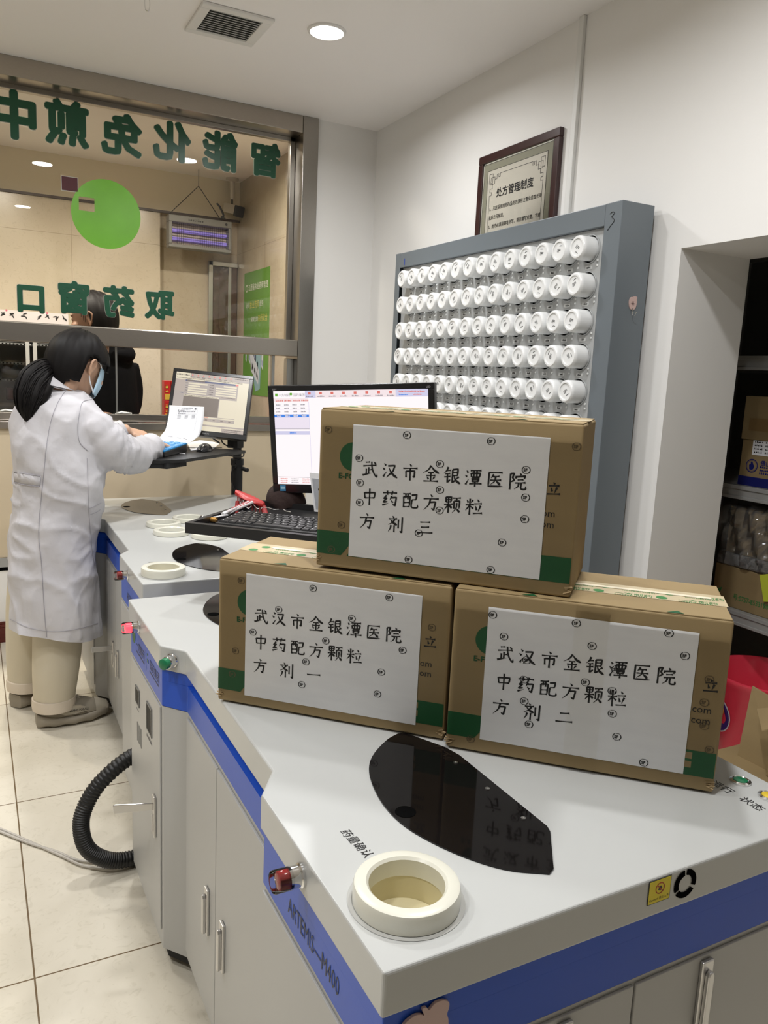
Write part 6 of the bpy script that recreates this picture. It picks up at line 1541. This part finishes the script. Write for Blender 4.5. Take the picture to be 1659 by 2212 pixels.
# trousers with rolled cuffs
mb = MB()
def leg(P_, rs): mb.tube(catmull(P_, 6), rs, 28)
leg([(.285, 3.13, .62), (.262, 3.10, .42), (.242, 3.075, .22), (.232, 3.07, .085)], [.10, .094, .084, .072]); leg([(.20, 3.22, .62), (.175, 3.27, .42), (.160, 3.30, .22), (.156, 3.305, .085)], [.10, .092, .082, .074])
tr = voxel(mb.build('trousers', TROUS, woman), .008, 3)
for c_, r_ in (((.232, 3.07), .074), ((.156, 3.305), .076)):
    MB().lathe([(r_-.004, .070), (r_+.003, .070), (r_+.005, .085), (r_+.004, .112), (r_-.001, .114), (r_-.006, .10)], (c_[0], c_[1], 0), (0, 0, 1), 36).build('trouser_cuff', mat('cuff_cream', (.66, .58, .48), .8), tr)
# trainers
def shoe(heel, dirn, lab):
    h = V((heel[0], heel[1], 0)); d = V((dirn[0], dirn[1], 0)).normalized(); s = V((d.y, -d.x, 0))   # s points to the wearer's right
    L_ = .262
    def wid(t): return .034+.018*math.sin(math.pi*min(1, t*1.05+.05))**.8+.007*math.sin(math.pi*t)-.006*max(0, t-.82)/.18
    sole = []
    rg = []
    for i in range(19):
        t = i/18; x = t*L_; hw = wid(t)*(1.0 if .03 < t < .97 else .70); zt = .046+.010*max(0, .35-t)/.35-.008*math.sin(math.pi*min(1, t))+.006*max(0, t-.8)/.2; zb = .003+.014*max(0, t-.80)/.2+.006*abs(math.sin(t*13))
        rg.append([h+d*x+s*a*hw+V((0, 0, z)) for a, z in ((-1.0, zb+.006), (-.86, zb), (.86, zb), (1.0, zb+.006), (1.08, zb+.02), (1.02, zt-.004), (.9, zt), (-.9, zt), (-1.02, zt-.004), (-1.08, zb+.02))])
    so = MB().loft(rg).build('sole', SOLE, woman, ang=50)
    rg = []
    for i in range(17):
        t = .02+i/16*.95; x = t*L_; hw = wid(t)*.94*(1.0 if .05 < t < .96 else .7)
        top = .118 if t < .12 else (.118-.020*(t-.12)/.14 if t < .26 else (.098+.012*math.sin(math.pi*min(1, (t-.26)/.22)) if t < .42 else .108-.046*((t-.42)/.55)**1.1))
        z0 = .042
        rg.append([h+d*x+s*math.cos(a)*hw*(1-.25*max(0, math.sin(a)))+V((0, 0, z0+max(0, math.sin(a))**.75*(top-z0)-.004*max(0, -math.sin(a)))) for a in [2*math.pi*k/24 for k in range(24)]])
    up = MB().loft(rg).build('upper', SUEDE, so, sub=1)
    def side(t, z, out=.0): return h+d*t*L_+s*(wid(t)*.985+out)+V((0, 0, z))
    # pale side panel with dark lettering, on the outer side
    mb = MB(); tp = [(.30, .058), (.36, .076), (.46, .084), (.58, .080), (.66, .066), (.67, .054), (.50, .050), (.36, .050)]
    mb.add([side(t, z, .004) for t, z in tp], [list(range(8))], 0); mb.add([side(t, z, -.006) for t, z in tp], [list(range(8))[::-1]], 0)
    mb.add([side(t, z, .004) for t, z in tp]+[side(t, z, -.006) for t, z in tp], [(i, (i+1) % 8, 8+(i+1) % 8, 8+i) for i in range(8)], 0)
    mb.text('WANG FORALL', side(.42, .0605, .0052), d, (0, 0, 1), .0125, 1, bold=.02, sx=.80)
    mb.build('side_panel', [SUEDE2, INK], up)
    mb = MB()
    for t, z in ((.93, .046), (.84, .058)): pass
    rg = []
    for i in range(6):
        t = .80+i*.036; hw = wid(t)*1.0; rg.append([h+d*t*L_+s*math.cos(a)*hw+V((0, 0, .040+max(0, math.sin(a))*(.040-.018*i/5))) for a in [math.pi*k/10 for k in range(11)]])
    vs = [p_ for r_ in rg for p_ in r_]; mb.add(vs, [(j*11+i, j*11+i+1, (j+1)*11+i+1, (j+1)*11+i) for j in range(5) for i in range(10)], 0, True); mb.build('toe_cap', SUEDE2, up)
    mb = MB()
    for k in range(5):
        t = .44+k*.062; z = .112-.0092*k-.010*max(0, k-3); mb.tube(catmull([h+d*(t+.02)*L_-s*.026+V((0, 0, z-.012)), h+d*t*L_+V((0, 0, z+.004)), h+d*(t-.015)*L_+s*.028+V((0, 0, z-.014))], 5), .0036, 6)
        mb.tube(catmull([h+d*(t-.01)*L_-s*.026+V((0, 0, z-.010)), h+d*(t+.01)*L_+V((0, 0, z+.004)), h+d*(t+.025)*L_+s*.028+V((0, 0, z-.016))], 5), .0034, 6)
    b0_ = h+d*.43*L_+V((0, 0, .120))
    for sg in (-1, 1): mb.tube(catmull([b0_, b0_+s*sg*.016+d*.012+V((0, 0, .016)), b0_+s*sg*.034+d*.020+V((0, 0, .004)), b0_+s*sg*.018+d*.010-V((0, 0, .004))], 6), .0030, 6)
    mb.build('laces', SUEDE2, up)
    mb = MB().loft([[h+d*(t*L_)+V((0, 0, z))+s*a*.012 for a in (-1, 1)]+[h+d*(t*L_+.004)+V((0, 0, z))+s*a*.012 for a in (1, -1)] for t, z in ((.36, .10), (.385, .125), (.40, .145))]); mb.build('tongue', SUEDE2, up, bevel=.002)
    return so
shoe((.168, 3.075), (.995, .05, 0), 'near'); shoe((.105, 3.275), (.72, .69, 0), 'far')

# ---- the customer outside the window
cu = thing('person', 'customer in a black coat standing outside the service window, seen through the glass', 'person', (.62, 4.80, 0))
BLK = mat('black_coat', (.004, .004, .0045), .85, spec=.08, bump=(12, .4, .01)); SKIN2 = mat('skin_tan', (.30, .17, .11), .5)
kc = at(203, 688, 1, 4.66); kc = V((kc.x, 4.66, kc.z)); HF2 = (-.88, .42, -.14)
mb = MB(); f2, s2, u2, M2 = head_parts(mb, kc, HF2, (0, 0, 1), 1.14)
mb.tube([kc-u2*.05-f2*.02, (kc.x+.02, 4.68, 1.45), (kc.x+.03, 4.70, 1.36)], [.056, .060, .085], 16)
mb.loft([[V((.66, 4.74, z))+V((.82, .57, 0))*math.cos(a)*rx+V((-.57, .82, 0))*math.sin(a)*ry for a in [2*math.pi*i/20 for i in range(20)]] for z, rx, ry in ((1.40, .12, .07), (1.28, .17, .10), (1.05, .15, .10), (.9, .15, .11))])
for sx in (-1, 1): mb.tube([(.66+sx*.075, 4.74+sx*.05, .92), (.66+sx*.08, 4.74+sx*.05, .5), (.66+sx*.085, 4.74+sx*.06, .09)], [.085, .062, .042], 14)
AR = [V((.80, 4.84, 1.36)), V((.83, 4.86, 1.22)), V((.80, 4.80, 1.10)), V((.68, 4.62, 1.08)), V((.63, 4.57, 1.08))]; AL = [V((.51, 4.64, 1.36)), V((.46, 4.62, 1.22)), V((.45, 4.58, 1.10)), V((.50, 4.55, 1.08)), V((.54, 4.55, 1.08))]
for P_ in (AR, AL): mb.tube(catmull(P_, 4), [.045, .042, .038, .030, .025], 12)
hand(mb, AR[-1], (-.8, -.2, -.2), (0, 0, 1), .17, .4, 1); hand(mb, AL[-1], (.8, -.2, -.2), (0, 0, 1), .17, .4, -1)
voxel(mb.build('body', SKIN2, cu), .006, 3)
mb = MB(); 
mb.loft([[V((.655+dx, 4.74, z))+V((.86, .50, 0))*math.cos(a)*rx+V((-.50, .86, 0))*math.sin(a)*ry for a in [2*math.pi*i/32 for i in range(32)]] for z, rx, ry, dx in ((1.475, .085, .075, .0), (1.43, .13, .09, .01), (1.39, .185, .11, .01), (1.32, .215, .13, .0), (1.15, .222, .15, .0), (.95, .222, .16, .0), (.7, .23, .165, 0), (.5, .235, .165, 0))])
for P_ in (AR[:4], AL[:4]): mb.tube(catmull(P_, 5), [.075, .072, .066, .056], 16)
mb.tube(catmull([(.60, 4.80, 1.43), (.70, 4.82, 1.45), (.78, 4.78, 1.44), (.79, 4.70, 1.42), (.70, 4.62, 1.42)], 6), [.02, .04, .045, .04, .02], 14)
ck = voxel(mb.build('coat', BLK, cu), .009, 4)
hair_cap('hair', cu, kc, HF2, (0, 0, 1), lambda a, b, c_: (c_ > .10+.35*max(0, a)) if a > -.02 else c_ > -.62, .010, 1.14)
rn = random.Random(8)
mb = strands(MB(), kc, HF2, (0, 0, 1), [(math.cos(a)*math.sqrt(1-z*z), math.sin(a)*math.sqrt(1-z*z), z) for a, z in [(rn.uniform(1.3, 5), rn.uniform(-.3, .8)) for _ in range(90)]], (-.2, .05, 1), 1.14, .011)
mb.build('hair_locks', HAIR, cu)
for sx in (-1, 1):
    MB().tube([(.66+sx*.075, 4.74+sx*.05, .86), (.66+sx*.08, 4.74+sx*.05, .5), (.66+sx*.085, 4.74+sx*.06, .06)], [.10, .085, .075], 18).build('trouser_leg', BLK, cu)
    MB().ell((.66+sx*.085-.05, 4.74+sx*.06+.06, .04), (.055, .13, .040), 0, 16, 10, Matrix.Rotation(R(40), 3, 'Z')).build('shoe', BLACKM, cu)
